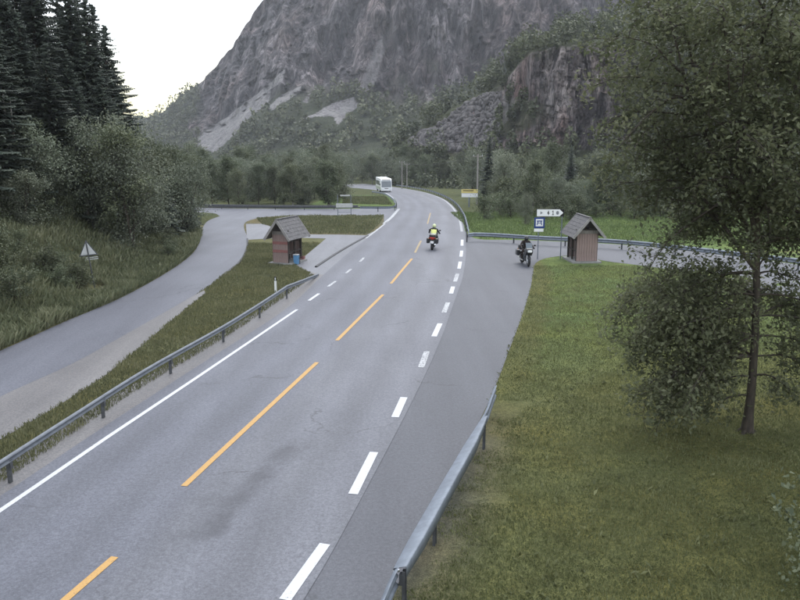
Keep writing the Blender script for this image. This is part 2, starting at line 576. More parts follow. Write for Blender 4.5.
M['white_dirty'] = simple('dull_white_enamel', (0.46, 0.47, 0.48), (0.36, 0.37, 0.38), 4, 0.5)
M['black'] = simple('black_enamel', (0.012, 0.012, 0.014), (0.008, 0.008, 0.009), 3, 0.45)
M['blue'] = simple('blue_enamel', (0.020, 0.045, 0.19), (0.016, 0.038, 0.16), 3, 0.4)
M['blue_bin'] = simple('blue_plastic', (0.10, 0.24, 0.42), (0.08, 0.19, 0.34), 4, 0.5)
M['yellow_sign'] = simple('yellow_enamel', (0.60, 0.50, 0.20), (0.52, 0.43, 0.16), 3, 0.4)
M['grey_mark'] = simple('grey_marking', (0.19, 0.20, 0.22), (0.15, 0.16, 0.18), 3, 0.5)
M['rubber'] = simple('rubber', (0.022, 0.022, 0.024), (0.014, 0.014, 0.015), 12, 0.75)
M['black_gloss'] = simple('black_fairing', (0.022, 0.024, 0.028), (0.016, 0.017, 0.02), 3, 0.3, spec=0.5)
M['red_lens'] = simple('red_lens', (0.48, 0.035, 0.022), (0.36, 0.025, 0.018), 5, 0.25, spec=0.5)
M['amber_lens'] = simple('amber_lens', (0.60, 0.22, 0.03), (0.5, 0.17, 0.02), 5, 0.25, spec=0.5)
M['glass_dark'] = simple('dark_glass', (0.10, 0.12, 0.14), (0.06, 0.075, 0.09), 0.6, 0.08, spec=0.7)
M['lamp_glass'] = simple('headlamp_glass', (0.62, 0.64, 0.66), (0.5, 0.52, 0.54), 4, 0.12, spec=0.6)
M['chrome'] = simple('polished_steel', (0.55, 0.56, 0.58), (0.45, 0.46, 0.48), 5, 0.25, 0.9)
M['hivis'] = simple('hi_vis_cloth', (0.74, 0.76, 0.30), (0.62, 0.65, 0.22), 14, 0.8, bump_s=0.4)
M['hivis_band'] = simple('reflective_band', (0.74, 0.75, 0.74), (0.62, 0.63, 0.62), 10, 0.4)
M['helmet_pale'] = simple('pale_green_helmet', (0.48, 0.53, 0.30), (0.40, 0.45, 0.24), 3, 0.3, spec=0.5)
M['dark_cloth'] = simple('black_riding_suit', (0.020, 0.020, 0.024), (0.012, 0.012, 0.014), 16, 0.75, bump_s=0.5)
M['brown_dark'] = simple('dark_brown_jacket', (0.034, 0.024, 0.022), (0.020, 0.015, 0.014), 16, 0.8, bump_s=0.5)
M['visor'] = simple('dark_visor', (0.02, 0.022, 0.026), (0.015, 0.016, 0.02), 2, 0.12, spec=0.6)
M['bus_white'] = simple('white_bus_paint', (0.70, 0.71, 0.72), (0.60, 0.61, 0.62), 1.2, 0.35, spec=0.5)
M['bus_green'] = simple('pale_green_bus_paint', (0.42, 0.47, 0.38), (0.34, 0.38, 0.31), 1.5, 0.4, spec=0.5)
M['pole_wood'] = simple('weathered_pole_wood', (0.26, 0.245, 0.23), (0.17, 0.16, 0.15), 6, 0.9, stretch=(6, 6, 0.4))
M['wire'] = simple('wire', (0.03, 0.03, 0.03), (0.02, 0.02, 0.02), 6, 0.6)

# ground material: colour zones from a vertex attribute, broken up by noise
def ground_mat():
    m, nt, b = new_mat('ground')
    at = nt.nodes.new('ShaderNodeAttribute'); at.attribute_name = 'zone'
    n = noise_node(nt, 1.1, 6, 0.65)
    r = ramp(nt, [(0.28, (0.62, 0.60, 0.55)), (0.5, (1, 1, 1)), (0.75, (1.42, 1.34, 1.22))])
    nt.links.new(n.outputs['Fac'], r.inputs['Fac'])
    col = mixrgb(nt, 0.85, at.outputs['Color'], r.outputs['Color'], 'MULTIPLY')
    n2 = noise_node(nt, 9.0, 4, 0.7)
    r2 = ramp(nt, [(0.3, (0.60, 0.62, 0.58)), (0.52, (1, 1, 1)), (0.74, (1.5, 1.45, 1.3))])
    nt.links.new(n2.outputs['Fac'], r2.inputs['Fac'])
    col = mixrgb(nt, 0.8, col, r2.outputs['Color'], 'MULTIPLY')
    n3 = noise_node(nt, 0.30, 4, 0.6)
    r3 = ramp(nt, [(0.42, (0, 0, 0)), (0.66, (1, 1, 1))])
    nt.links.new(n3.outputs['Fac'], r3.inputs['Fac'])
    col2 = mixrgb(nt, 1.0, col, (1.15, 1.03, 0.86), 'MULTIPLY')
    col = mixrgb(nt, r3.outputs['Color'], col, col2)
    nt.links.new(col, b.inputs['Base Color'])
    b.inputs['Roughness'].default_value = 0.95
    b.inputs['Specular IOR Level'].default_value = 0.1
    n4 = noise_node(nt, 38.0, 4, 0.75)
    r4 = ramp(nt, [(0.38, (0.55, 0.55, 0.52)), (0.5, (1, 1, 1)), (0.62, (1.5, 1.48, 1.4))])
    nt.links.new(n4.outputs['Fac'], r4.inputs['Fac'])
    col = mixrgb(nt, 0.8, col, r4.outputs['Color'], 'MULTIPLY')
    nt.links.new(col, b.inputs['Base Color'])
    bump(nt, b, n4.outputs['Fac'], 0.9, 0.05)
    return m
M['ground'] = ground_mat()

def rock_mat(name, dark, mid, light, warm, scale, veg, veg2):
    m, nt, b = new_mat(name)
    tc = nt.nodes.new('ShaderNodeTexCoord')
    n = noise_node(nt, scale, 8, 0.68, vec=tc.outputs['Object'], stretch=(1.0, 1.0, 0.33))
    r = ramp(nt, [(0.37, dark), (0.5, mid), (0.63, light)])
    nt.links.new(n.outputs['Fac'], r.inputs['Fac'])
    nw = noise_node(nt, scale * 0.4, 4, 0.6, vec=tc.outputs['Object'], stretch=(1.0, 1.0, 0.5))
    rw = ramp(nt, [(0.46, (0, 0, 0)), (0.64, (1, 1, 1))])
    nt.links.new(nw.outputs['Fac'], rw.inputs['Fac'])
    rock = mixrgb(nt, rw.outputs['Color'], r.outputs['Color'], mixrgb(nt, 1.0, r.outputs['Color'], warm, 'MULTIPLY'))
    # vertical dark seepage stripes
    ns = noise_node(nt, scale * 2.2, 5, 0.6, vec=tc.outputs['Object'], stretch=(1.0, 1.0, 0.07))
    rs = ramp(nt, [(0.38, (0.38, 0.38, 0.40)), (0.5, (1, 1, 1)), (0.62, (1.75, 1.72, 1.70))])
    nt.links.new(ns.outputs['Fac'], rs.inputs['Fac'])
    rock = mixrgb(nt, 0.9, rock, rs.outputs['Color'], 'MULTIPLY')
    nf = noise_node(nt, scale * 6.0, 6, 0.72, vec=tc.outputs['Object'], stretch=(1.0, 1.0, 0.3))
    rf = ramp(nt, [(0.38, (0.28, 0.28, 0.30)), (0.49, (0.95, 0.95, 0.95)), (0.60, (1.75, 1.72, 1.7))])
    nt.links.new(nf.outputs['Fac'], rf.inputs['Fac'])
    rock = mixrgb(nt, 0.85, rock, rf.outputs['Color'], 'MULTIPLY')
    wp = noise_node(nt, scale * 2.0, 4, 0.6, vec=tc.outputs['Object'])
    wv_ = nt.nodes.new('ShaderNodeVectorMath'); wv_.operation = 'MULTIPLY_ADD'
    wv_.inputs[1].default_value = (0.5 / scale, 0.5 / scale, 0.5 / scale)
    nt.links.new(wp.outputs['Color'], wv_.inputs[0]); nt.links.new(tc.outputs['Object'], wv_.inputs[2])
    mpv = nt.nodes.new('ShaderNodeMapping'); mpv.inputs['Scale'].default_value = (1.0, 0.6, 0.28)
    nt.links.new(wv_.outputs[0], mpv.inputs['Vector'])
    vc = nt.nodes.new('ShaderNodeTexVoronoi'); vc.feature = 'DISTANCE_TO_EDGE'; vc.inputs['Scale'].default_value = scale * 3.2
    nt.links.new(mpv.outputs['Vector'], vc.inputs['Vector'])
    rc = ramp(nt, [(0.0, (0.30, 0.29, 0.30)), (0.07, (1, 1, 1)), (0.4, (1.12, 1.12, 1.12))])
    nt.links.new(vc.outputs['Distance'], rc.inputs['Fac'])
    rock = mixrgb(nt, 0.75, rock, rc.outputs['Color'], 'MULTIPLY')
    vc2 = nt.nodes.new('ShaderNodeTexVoronoi'); vc2.inputs['Scale'].default_value = scale * 3.2
    nt.links.new(mpv.outputs['Vector'], vc2.inputs['Vector'])
    rc2 = ramp(nt, [(0.1, (0.7, 0.69, 0.7)), (0.9, (1.35, 1.33, 1.32))])
    nt.links.new(vc2.outputs['Color'], rc2.inputs['Fac'])
    rock = mixrgb(nt, 0.7, rock, rc2.outputs['Color'], 'MULTIPLY')
    nv = noise_node(nt, scale * 3.0, 6, 0.7, vec=tc.outputs['Object'])
    rv = ramp(nt, [(0.35, veg), (0.68, veg2)])
    nt.links.new(nv.outputs['Fac'], rv.inputs['Fac'])
    at = nt.nodes.new('ShaderNodeAttribute'); at.attribute_name = 'cover'   # r = vegetation, g = scree
    sx = nt.nodes.new('ShaderNodeSeparateColor')
    nt.links.new(at.outputs['Color'], sx.inputs['Color'])
    col = mixrgb(nt, sx.outputs['Red'], rock, rv.outputs['Color'])
    vr = nt.nodes.new('ShaderNodeTexVoronoi'); vr.inputs['Scale'].default_value = scale * 14
    nt.links.new(tc.outputs['Object'], vr.inputs['Vector'])
    rsc = ramp(nt, [(0.0, (0.17, 0.163, 0.17)), (0.5, (0.30, 0.29, 0.295)), (1.0, (0.38, 0.37, 0.37))])
    nt.links.new(vr.outputs['Color'], rsc.inputs['Fac'])
    nsc = noise_node(nt, scale * 1.3, 5, 0.65, vec=tc.outputs['Object'])
    rsn = ramp(nt, [(0.3, (0.66, 0.66, 0.68)), (0.7, (1.15, 1.14, 1.13))])
    nt.links.new(nsc.outputs['Fac'], rsn.inputs['Fac'])
    scree = mixrgb(nt, 1.0, rsc.outputs['Color'], rsn.outputs['Color'], 'MULTIPLY')
    col = mixrgb(nt, sx.outputs['Green'], col, scree)
    nt.links.new(col, b.inputs['Base Color'])
    b.inputs['Roughness'].default_value = 0.95
    b.inputs['Specular IOR Level'].default_value = 0.15
    bump(nt, b, nf.outputs['Fac'], 1.0, 0.35 / scale)
    return m

# ------------------------------------------------------------------ traced outlines on the ground (photo pixels -> metres)
T_main_left = smooth(trace([(-150, 596), (0, 497), (100, 430), (200, 365), (285, 310), (318, 280), (345, 256), (366, 239.5), (380, 228.5), (392, 214), (397, 204), (392, 197), (380, 191), (360, 188.5), (335, 186.6)]))
T_right_line = smooth(trace([(240, 665), (303, 575), (362, 474), (399, 408), (424, 360), (437, 331), (446, 308), (453, 290), (458, 276), (461.5, 256), (462, 244), (461.6, 230), (458, 216), (450, 205), (440, 198), (424, 192.6), (408, 189.4), (394, 187.2), (376, 185), (355, 183.5), (335, 182.6)]))
T_yellow = smooth(trace([(0, 658), (65, 600), (115, 558), (184, 487), (317, 363), (337, 341), (383, 295), (392, 284), (411, 260), (420, 243), (428, 222), (431, 212), (427, 203), (416, 196.5), (402, 192.4), (388, 189.4), (370, 187), (335, 184.6)]))
T_left_line = smooth(trace([(-150, 612), (0, 512), (100, 443), (200, 376), (297, 310)]))
T_bay_right = smooth(trace([(352, 665), (395, 590), (430, 520), (470, 440), (494, 390), (510, 348), (522, 316), (530, 290), (533, 274), (536, 263), (550, 257.5), (575, 256), (608, 261.5), (640, 265.5), (680, 272), (730, 284), (800, 303), (900, 335)]))
T_side_upper = smooth(trace([(463, 228), (470, 236), (482, 239.5), (510, 240), (545, 241), (610, 244), (660, 248), (730, 256), (800, 265), (900, 282)]))
T_lr_outer = smooth(trace([(-140, 408), (0, 351), (60, 324), (129, 294), (180, 264), (198, 246), (202, 230), (208, 221), (222, 215.5)]))
T_lr_inner = smooth(trace([(-140, 466), (0, 397), (72, 364), (132, 331), (200, 292), (220, 278), (240, 262), (247, 248), (247.5, 238), (244, 228), (246, 222), (258, 218)]))
OUTER = np.array([(-15.6, -60.0), (-15.2, 10.0)] + [p for p in T_lr_outer if p[1] > 12])
OUTER = OUTER[np.argsort(OUTER[:, 1])]

def outer_x(y):
    return np.interp(y, OUTER[:, 1], OUTER[:, 0])

# ------------------------------------------------------------------ the ground
def bank_h(x, y):
    x, y = np.asarray(x, float), np.asarray(y, float)
    ox = np.minimum(outer_x(np.minimum(y, 66)), -13.0) - 0.9 - np.clip(y - 58, 0, 60) * 0.35
    d = np.clip(ox - x, 0, None)
    h = 0.5 * d * d / (d + 1.2)
    h = np.where(h > 9, 9 + (h - 9) * 0.55, h)
    h = np.where(h > 22, 22 + (h - 22) * 0.2, h)
    h = h + (fbm(x * 0.35, y * 0.35, seed=3) - 0.5) * 1.1 * np.clip(d / 2.5, 0, 1)
    fade = 1 - np.clip((y - 60) / 45, 0, 1)
    fade = fade * fade * (3 - 2 * fade)
    return h * fade

BAY_POLY = list(T_bay_right) + list(T_side_upper)[::-1]
def ground_z(x, y):
    x, y = np.asarray(x, float), np.asarray(y, float)
    z = g0(y) + bank_h(x, y)
    rx = np.interp(y, [p[0] for p in RB], [p[1] for p in RB])
    d = np.clip(x - rx, 0, None)
    lawn = np.clip(d / 3.0, 0, 1) * (y < 44) * np.clip((44 - y) / 4, 0, 1)
    z = z + lawn * ((fbm(x * 0.25, y * 0.25, seed=9) - 0.55) * 0.35)
    far = np.clip((y - 66) / 12, 0, 1) * np.clip((x - 8 - (y - 66) * 0.08) / 5, 0, 1) * (y < 330)
    z = z + far * ((fbm(x * 0.12, y * 0.12, seed=12) - 0.5) * 1.0)
    # valley side rising gently to the right and to the left far away
    z = z + np.clip((np.abs(x - 40) - 160) / 300, 0, 1) ** 2 * 20 * np.clip((y - 100) / 100, 0, 1)
    return z
RB = sorted([(p[1], p[0]) for p in T_bay_right if p[1] < 44 and p[0] < 9])
_rb = []
for yy, xx in RB:
    if not _rb or yy > _rb[-1][0] + 1e-3: _rb.append((yy, xx))
RB = [(-100.0, _rb[0][1] - 0.5)] + _rb

def grid_lines(a, b, step, ext, far):
    L = list(np.arange(a, b + 1e-6, step))
    s = step
    while L[-1] < far:
        s *= 1.22; L.append(L[-1] + s)
    s = step
    while L[0] > ext:
        s *= 1.22; L.insert(0, L[0] - s)
    return np.array(L)

gx = grid_lines(-40, 40, 0.5, -1500, 1500)
gy_near = np.arange(4, 80, 0.5)
gy = np.unique(np.round(np.concatenate([[-400, -200, -100, -50, -20, -8, 0], gy_near, YB[(YB >= 80)], np.arange(80, 130, 1.25)]), 4))
X, Y = np.meshgrid(gx, gy)
Z = ground_z(X, Y)

def zone_colour(x, y):
    c = np.zeros(x.shape + (3,))
    lawn = np.array([0.110, 0.118, 0.052]); bank = np.array([0.118, 0.120, 0.070]); verge = np.array([0.104, 0.108, 0.058])
    meadow = np.array([0.092, 0.136, 0.050]); floor = np.array([0.050, 0.048, 0.032]); brown = np.array([0.100, 0.096, 0.062]); far = np.array([0.055, 0.066, 0.032])
    soil = np.array([0.098, 0.095, 0.088])
    c[:] = far
    def put(mask, col):
        w = np.clip(mask, 0, 1)[..., None]
        c[:] = c * (1 - w) + col * w
    n = fbm(x * 0.2, y * 0.2, seed=21)
    put(((y < 62) & (x > -16)).astype(float), verge)
    rx = np.interp(y, [p[0] for p in RB], [p[1] for p in RB])
    put(((x > rx - 1) & (y < 56)).astype(float), lawn)
    # brighter, well watered grass further along the lawn and in the meadow behind the rail
    put(((x > rx + 1) & (y < 52)) * np.clip((y - 21) / 10, 0, 1) * 0.8, meadow)
    put(((x > 5) & (y > 52) & (y < 96) & (x < 46)).astype(float), meadow)
    # trodden soil beside the near rail
    put((x > rx - 0.5) * (x < 20) * np.clip(1.0 - (x - rx) / 1.5, 0, 1) * np.clip((21.5 - y) / 4, 0, 1) * (0.45 + n), soil)
    ox = np.minimum(outer_x(np.minimum(y, 66)), -13.0)
    put(((x < ox) & (y < 75)).astype(float), bank)
    put(np.clip((ox - 7.5 - x) / 3, 0, 1) * (y < 110), floor)
    put(((x > -18) & (x < 3) & (y > 62) & (y < 92)).astype(float), brown)
    put(((x > -14) & (x < 3) & (y > 100) & (y < 160)).astype(float), meadow * 0.9)
    return c
Cz = zone_colour(X, Y)
ny, nx = X.shape
idx = np.arange(nx * ny).reshape(ny, nx)
Fq = np.stack([idx[:-1, :-1], idx[:-1, 1:], idx[1:, 1:], idx[1:, :-1]], -1).reshape(-1, 4)
me = np_mesh('ground', np.stack([X, Y, Z], -1).reshape(-1, 3), Fq,
             {'zone': ('FLOAT_COLOR', np.concatenate([Cz.reshape(-1, 3), np.ones((nx * ny, 1))], 1))}, True)
tag(link('ground', me, M['ground']), kind='structure')

# ------------------------------------------------------------------ flat sheets: roads, verges, markings
def sheet(name, poly, off, mat, parent=None, label=None):
    bm = bmesh.new()
    P = []
    for p in poly:
        if not P or math.hypot(p[0] - P[-1][0], p[1] - P[-1][1]) > 0.02: P.append(p)
    f = bm.faces.new([bm.verts.new((p[0], p[1], 0)) for p in P])
    bmesh.ops.triangulate(bm, faces=[f])
    ys = [p[1] for p in P]
    for yb in YB:
        if min(ys) < yb < max(ys):
            bmesh.ops.bisect_plane(bm, geom=list(bm.verts) + list(bm.edges) + list(bm.faces), plane_co=(0, yb, 0), plane_no=(0, 1, 0), dist=1e-4)
    for v in bm.verts:
        v.co.z = float(g0(v.co.y)) + off
    bmesh.ops.recalc_face_normals(bm, faces=list(bm.faces))
    if sum(fc.normal.z for fc in bm.faces) < 0:
        bmesh.ops.reverse_faces(bm, faces=list(bm.faces))
    me = bpy.data.meshes.new(name)
    bm.to_mesh(me); bm.free()
    o = link(name, me, mat, parent)
    if parent is None: tag(o, kind='structure')
    return o

def strip_poly(center, w, taper=None):
    C = np.array(center, float)
    T = np.gradient(C, axis=0); T /= np.linalg.norm(T, axis=1, keepdims=True) + 1e-9
    N = np.stack([-T[:, 1], T[:, 0]], 1)
    return [tuple(p) for p in C + N * w / 2] + [tuple(p) for p in (C - N * w / 2)[::-1]]

# right-hand bay and side road (one surface), under the main road's edge
Tm = np.array(T_right_line)
low = [p for p in T_right_line if p[1] < 75]
bay_poly = [(p[0] - 0.6, p[1]) for p in low] + list(T_side_upper)[1:] + list(T_bay_right)[::-1]
bay = sheet('bus_bay', bay_poly, 0.008, M['bay'])

# main road as a strip with a lane coordinate
A = resample(T_main_left, 260); B = np.array(T_right_line)
# pair points by nearest progress along the centre
Cc = resample(T_yellow, 320)
def pair(C, side):
    out = []
    S = resample(side, 1500)
    T = np.gradient(C, axis=0); T /= np.linalg.norm(T, axis=1, keepdims=True)
    for c, t in zip(C, T):
        along = np.abs((S - c) @ t)
        dist = np.linalg.norm(S - c, axis=1)
        k = np.argmin(along * 3 + dist)
        out.append(S[k])
    return np.array(out)
PL, PR = pair(Cc, T_main_left), pair(Cc, T_right_line)
T_ = np.gradient(Cc, axis=0); T_ /= np.linalg.norm(T_, axis=1, keepdims=True)
dR = PR - Cc; dR /= np.linalg.norm(dR, axis=1, keepdims=True) + 1e-9
PR = PR + dR * 0.28
rows = []
lane = []
K = 17
for c, l, r_ in zip(Cc, PL, PR):
    wl_, wr_ = np.linalg.norm(l - c), np.linalg.norm(r_ - c)
    for k in range(K):
        t = k / (K - 1) * 2 - 1
        p = c + (l - c) * (-t) if t < 0 else c + (r_ - c) * t
        rows.append((p[0], p[1]))
        lane.append((t * (wl_ if t < 0 else wr_), 0, 0))
rows = np.array(rows); lane = np.array(lane)
along = np.concatenate([[0], np.cumsum(np.linalg.norm(np.diff(Cc, axis=0), axis=1))])
lane[:, 1] = np.repeat(along, K)
st_c = trace([(205, 535), (240, 495), (275, 465), (305, 438)])
st_d = dist_poly(rows[:, 0], rows[:, 1], st_c)
st_e = dist_poly(rows[:, 0], rows[:, 1], trace([(110, 580), (180, 512), (210, 480)]))
stain = np.clip(1.25 - st_d / 0.5, 0, 1) + 0.5 * np.clip(1 - st_e / 0.6, 0, 1)
idx = np.arange(len(rows)).reshape(-1, K)
Fq = np.stack([idx[:-1, :-1], idx[:-1, 1:], idx[1:, 1:], idx[1:, :-1]], -1).reshape(-1, 4)
Vr = np.stack([rows[:, 0], rows[:, 1], _g(rows[:, 1]) + 0.018], 1)
me = np_mesh('road', Vr, Fq, {'lane': ('FLOAT_VECTOR', lane), 'stain': ('FLOAT', stain)})
road = tag(link('road', me, M['road']), kind='structure')

# left-hand local road and the road crossing in front of the wood
lr_poly = list(T_lr_outer) + trace([(205, 210), (300, 211)]) + list(T_lr_inner)[::-1]
local_road = sheet('local_road', lr_poly, 0.012, M['side'])
cross_poly = smooth(trace([(120, 207.5), (196, 207.8), (250, 208.6), (330, 208.8), (399, 208.5)])) + trace([(404, 213), (393, 219), (384, 226)]) + smooth(trace([(384, 215.5), (330, 215.2), (280, 216), (250, 218.5), (222, 216.5), (205, 212.5), (120, 211)]))
cross_road = sheet('side_road', cross_poly, 0.006, M['side'])
# pale lane behind the shelter, platform, junction apron
plat_poly = trace([(246, 224), (262, 224), (300, 234.5), (340, 234.8), (366, 235.5), (381, 228), (392, 231), (372, 243), (347, 259), (323, 275), (306, 271), (296, 266), (302, 259), (321, 243), (326, 238.6), (305, 238), (280, 238), (247, 240)])
platform = sheet('bus_stop_platform', plat_poly, 0.014, M['pale_asphalt'])
gravel_poly = trace([(-140, 455), (0, 395), (72, 362), (132, 330), (196, 294.5), (204, 290.5), (206, 293), (196, 301), (170, 322), (130, 356), (105, 376), (60, 405), (0, 440), (-140, 520)])
sheet('gravel_verge', gravel_poly, 0.009, M['gravel'])
# dusty shoulder under the left guard rail
shoulder_poly = trace([(-150, 606), (0, 507), (100, 440), (200, 373), (285, 316), (330, 284), (322, 270), (314, 269), (296, 289), (240, 322), (160, 369), (70, 422), (0, 468), (-150, 560)])
sheet('road_shoulder', shoulder_poly, 0.013, M['gravel'])
sheet('trodden_path', trace([(262, 306), (280, 291), (300, 280), (306, 281), (290, 296), (268, 311)]), 0.017, M['gravel'])

# painted markings, children of the road they lie on
def dash(a, b, w, mat, parent, name, off=0.026):
    pa, pb = gp(*a), gp(*b)
    n = max(2, int(math.hypot(pa[0] - pb[0], pa[1] - pb[1]) / 2) + 1)
    c = [(pa[0] + (pb[0] - pa[0]) * k / (n - 1), pa[1] + (pb[1] - pa[1]) * k / (n - 1)) for k in range(n)]
    return sheet(name, strip_poly(c, w), off, mat, parent)

for a, b, wn_ in [((35, 627), (115, 558), 0), ((184, 487), (317, 363), 0), ((337, 341), (383, 295), 0), ((391, 284), (412, 259), 0), ((415, 253), (421, 241), 1), ((427.5, 224), (430.5, 213), 1)]:
    dash(a, b, 0.15, M['yellow_worn' if wn_ else 'yellow_paint'], road, 'centre_line_dash')
for a, b, wn_ in [((285, 601), (325, 545), 0), ((353, 495), (374, 453), 0), ((395, 418), (404, 398), 0), ((421, 368), (427, 352), 1), ((434, 337), (440, 324), 0), ((444, 313), (448, 303), 1), ((451, 294), (453, 287), 0), ((455, 282), (457.5, 274), 1), ((459, 269), (460.3, 262), 0), ((461, 257), (461.7, 251), 0), ((462, 246), (462.2, 240), 0)]:
    dash(a, b, 0.21, M['white_worn' if wn_ else 'white_paint'], road, 'edge_line_dash')
sheet('edge_line', strip_poly(resample(T_left_line, step=2.5), 0.13), 0.024, M['white_paint'], road)
for a, b, wn_ in [((309, 301), (319, 294), 0), ((328, 287), (336, 281.5), 1), ((346, 273.5), (351, 269.5), 1), ((360, 262), (364, 258), 1)]:
    dash(a, b, 0.15, M['white_worn' if wn_ else 'white_paint'], road, 'bay_line_dash')
far_r = [p for p in T_right_line if p[1] > 66]
sheet('far_edge_line', strip_poly(far_r, 0.22), 0.026, M['white_worn'], road)
far_l = smooth(trace([(395, 203), (391, 196.4), (379, 190.6), (360, 188), (340, 186.6)]))
sheet('far_left_edge_line', strip_poly(resample(far_l, step=4), 0.22), 0.026, M['white_worn'], road)
sheet('give_way_line', strip_poly(trace([(384, 224), (392, 217), (399, 209)]), 0.35), 0.026, M['white_worn'], road)
sheet('kerb_line', strip_poly(resample(trace([(366, 238.5), (376, 231), (388, 221.5)]), step=2), 0.18), 0.026, M['white_worn'], road)

# kerbs (real steps)
def kerb(name, pts, w=0.16, h=0.12, parent=None):
    P = resample(pts, step=1.2)
    T = np.gradient(P, axis=0); T /= np.linalg.norm(T, axis=1, keepdims=True)
    N = np.stack([-T[:, 1], T[:, 0]], 1)
    prof = [(-w / 2, -0.05), (-w / 2, h - 0.02), (-w / 2 + 0.02, h), (w / 2, h), (w / 2, -0.05)]
    V = []
    for p, n in zip(P, N):
        z = float(_g(p[1]))
        for a, b in prof: V.append((p[0] + n[0] * a, p[1] + n[1] * a, z + b))
    k = len(prof)
    i = np.arange(len(P) - 1)[:, None] * k; j = np.arange(k)[None, :]
    Fk = np.stack([i + j, i + (j + 1) % k, i + k + (j + 1) % k, i + k + j], -1).reshape(-1, 4)
    o = link(name, np_mesh(name, np.array(V), Fk), M['kerb'], parent)
    if parent is None: tag(o, kind='structure')
    return o
kerb('kerb', trace([(316, 267.5), (338, 253), (362, 239.3), (368, 236)]), 0.14, 0.085)
kerb('kerb', smooth(trace([(220, 278), (240, 262), (247, 248), (247.5, 239)])), 0.12, 0.06)
kerb('kerb', smooth(trace([(196, 207.4), (250, 208), (330, 208.2), (396, 207.6)])), 0.25, 0.18)

# ------------------------------------------------------------------ mountains
def levels_surface(cols, levels, ncol, nrow_per, disp, seed):
    """cols: photo columns; levels: list of (ys, depths). Returns grid of world points and a level coordinate."""
    px = np.linspace(cols[0], cols[-1], ncol)
    ys = [np.interp(px, cols, l[0]) for l in levels]
    ds = [np.interp(px, cols, l[1]) for l in levels]
    P, L = [], []
    for k in range(len(levels) - 1):
        n = nrow_per[k]
        for t in np.linspace(0, 1, n, endpoint=(k == len(levels) - 2)):
            y = ys[k] + (ys[k + 1] - ys[k]) * t
            d = ds[k] + (ds[k + 1] - ds[k]) * t
            u, v = (px - 400) / F_PX, (300 - y) / F_PX
            dy, dz = CP + v * SP, -SP + v * CP
            s = d / dy
            P.append(np.stack([u * s, d, CAM_H + dz * s], -1))
            L.append(np.full(ncol, k + t))
    return np.array(P), np.array(L)

def grid_faces(nr, nc):
    idx = np.arange(nr * nc).reshape(nr, nc)
    return np.stack([idx[:-1, :-1], idx[:-1, 1:], idx[1:, 1:], idx[1:, :-1]], -1).reshape(-1, 4)

colsA = [-300, -50, 100, 130, 160, 200, 225, 245, 280, 320, 360, 400, 450, 520, 600, 760]
ridge = [105, 118, 126, 128, 113, 84, 56, 26, -25, -50, -70, -80, -90, -100, -110, -120]
slopeT = [150, 152, 150, 148, 142, 138, 128, 112, 96, 98, 100, 108, 108, 92, 70, 60]
dF = np.array([800, 780, 700, 650, 600, 530, 490, 460, 430, 410, 390, 370, 360, 360, 360, 360.])
levA = [([188] * 16, dF), (slopeT, dF + 170), ([(a + b) / 2 for a, b in zip(slopeT, ridge)], dF + 230), (ridge, dF + 330)]
PA, LA = levels_surface(colsA, levA, 640, [110, 110, 90], None, 1)
xs, zs = PA[..., 0], PA[..., 2]
rockw = np.clip((LA - 0.9) / 0.25, 0, 1)
rib = fbm(xs / 26, zs / 70, seed=31, oct=5, gain=0.55) - 0.5
blk = np.abs(fbm(xs / 60, zs / 90, seed=37, oct=4) - 0.5)
led = fbm(xs / 120, zs / 16, seed=41, oct=4) - 0.5
fade = np.clip((3.0 - LA) / 0.12, 0, 1)
rib2 = fbm(xs / 8, zs / 34, seed=33, oct=4, gain=0.6) - 0.5
PA[..., 1] += rockw * fade * ((_hash(np.floor(xs / 9 + rib * 2), np.floor(zs / 20 + rib2 * 2), xs * 0, 5) - 0.5) * 11 + rib * 50 + blk * 55 - led * 7 + rib2 * 26)
PA[..., 2] += (1 - rockw) * (fbm(xs / 30, PA[..., 1] / 30, seed=43, oct=4) - 0.5) * 12 * np.clip(LA / 0.1, 0, 1)
PA[..., 2] += np.where(LA > 2.95, (fbm(xs / 14, zs * 0 + 3, seed=47, oct=4) - 0.5) * 9, 0)
pxA, pyA = to_px(PA.reshape(-1, 3))
wob = (fbm(pxA / 9, pyA / 9, seed=51, oct=3) - 0.5) * 7
wob2 = (fbm(pxA / 9, pyA / 9, seed=53, oct=3) - 0.5) * 7
scree_polys = [
    [(196, 138), (240, 107), (286, 69), (284, 79), (270, 90), (268, 103), (250, 117), (231, 138), (214, 152), (200, 150)],
    [(268, 106), (285, 93), (300, 86), (303, 91), (285, 101), (272, 110)],
    [(299, 122), (328, 106), (353, 96), (358, 106), (345, 118), (337, 125), (333, 117), (318, 116)],
    [(303, 102), (311, 92), (308, 103)],
    [(360, 92), (366, 66), (380, 40), (392, 22), (396, 28), (382, 58), (372, 92)],
]
scr = np.zeros(pxA.shape)
for i, pl in enumerate(scree_polys):
    scr = np.maximum(scr, in_poly(pxA + wob * (0.4 if i < 3 else 0.8), pyA + wob2 * 0.4, pl) * (1.0 if i < 3 else 0.55))
vegA = np.clip(1.25 - (LA.ravel() - 0.85) / 0.3, 0, 1)
vn = fbm(xs.ravel() / 50, zs.ravel() / 40, seed=57, oct=5)
patch = np.clip((vn - 0.60) * 9, 0, 1) * np.clip((pxA - 330) / 120, 0.12, 1) * 0.8
vegA = np.maximum(vegA, patch)
vegA = np.maximum(vegA, np.clip((206 - pxA) / 14, 0, 1) * np.clip((vn - 0.30) * 8, 0, 1))       # wooded left flank
band = in_poly(pxA + wob * 2, pyA + wob2 * 2, [(395, 150), (425, 108), (480, 74), (530, 50), (590, 34), (590, 60), (500, 104), (420, 155)])
vegA = np.maximum(vegA, band * np.clip((vn - 0.32) * 8, 0, 1))
vegA = vegA * (1 - np.minimum(scr * 1.6, 1))
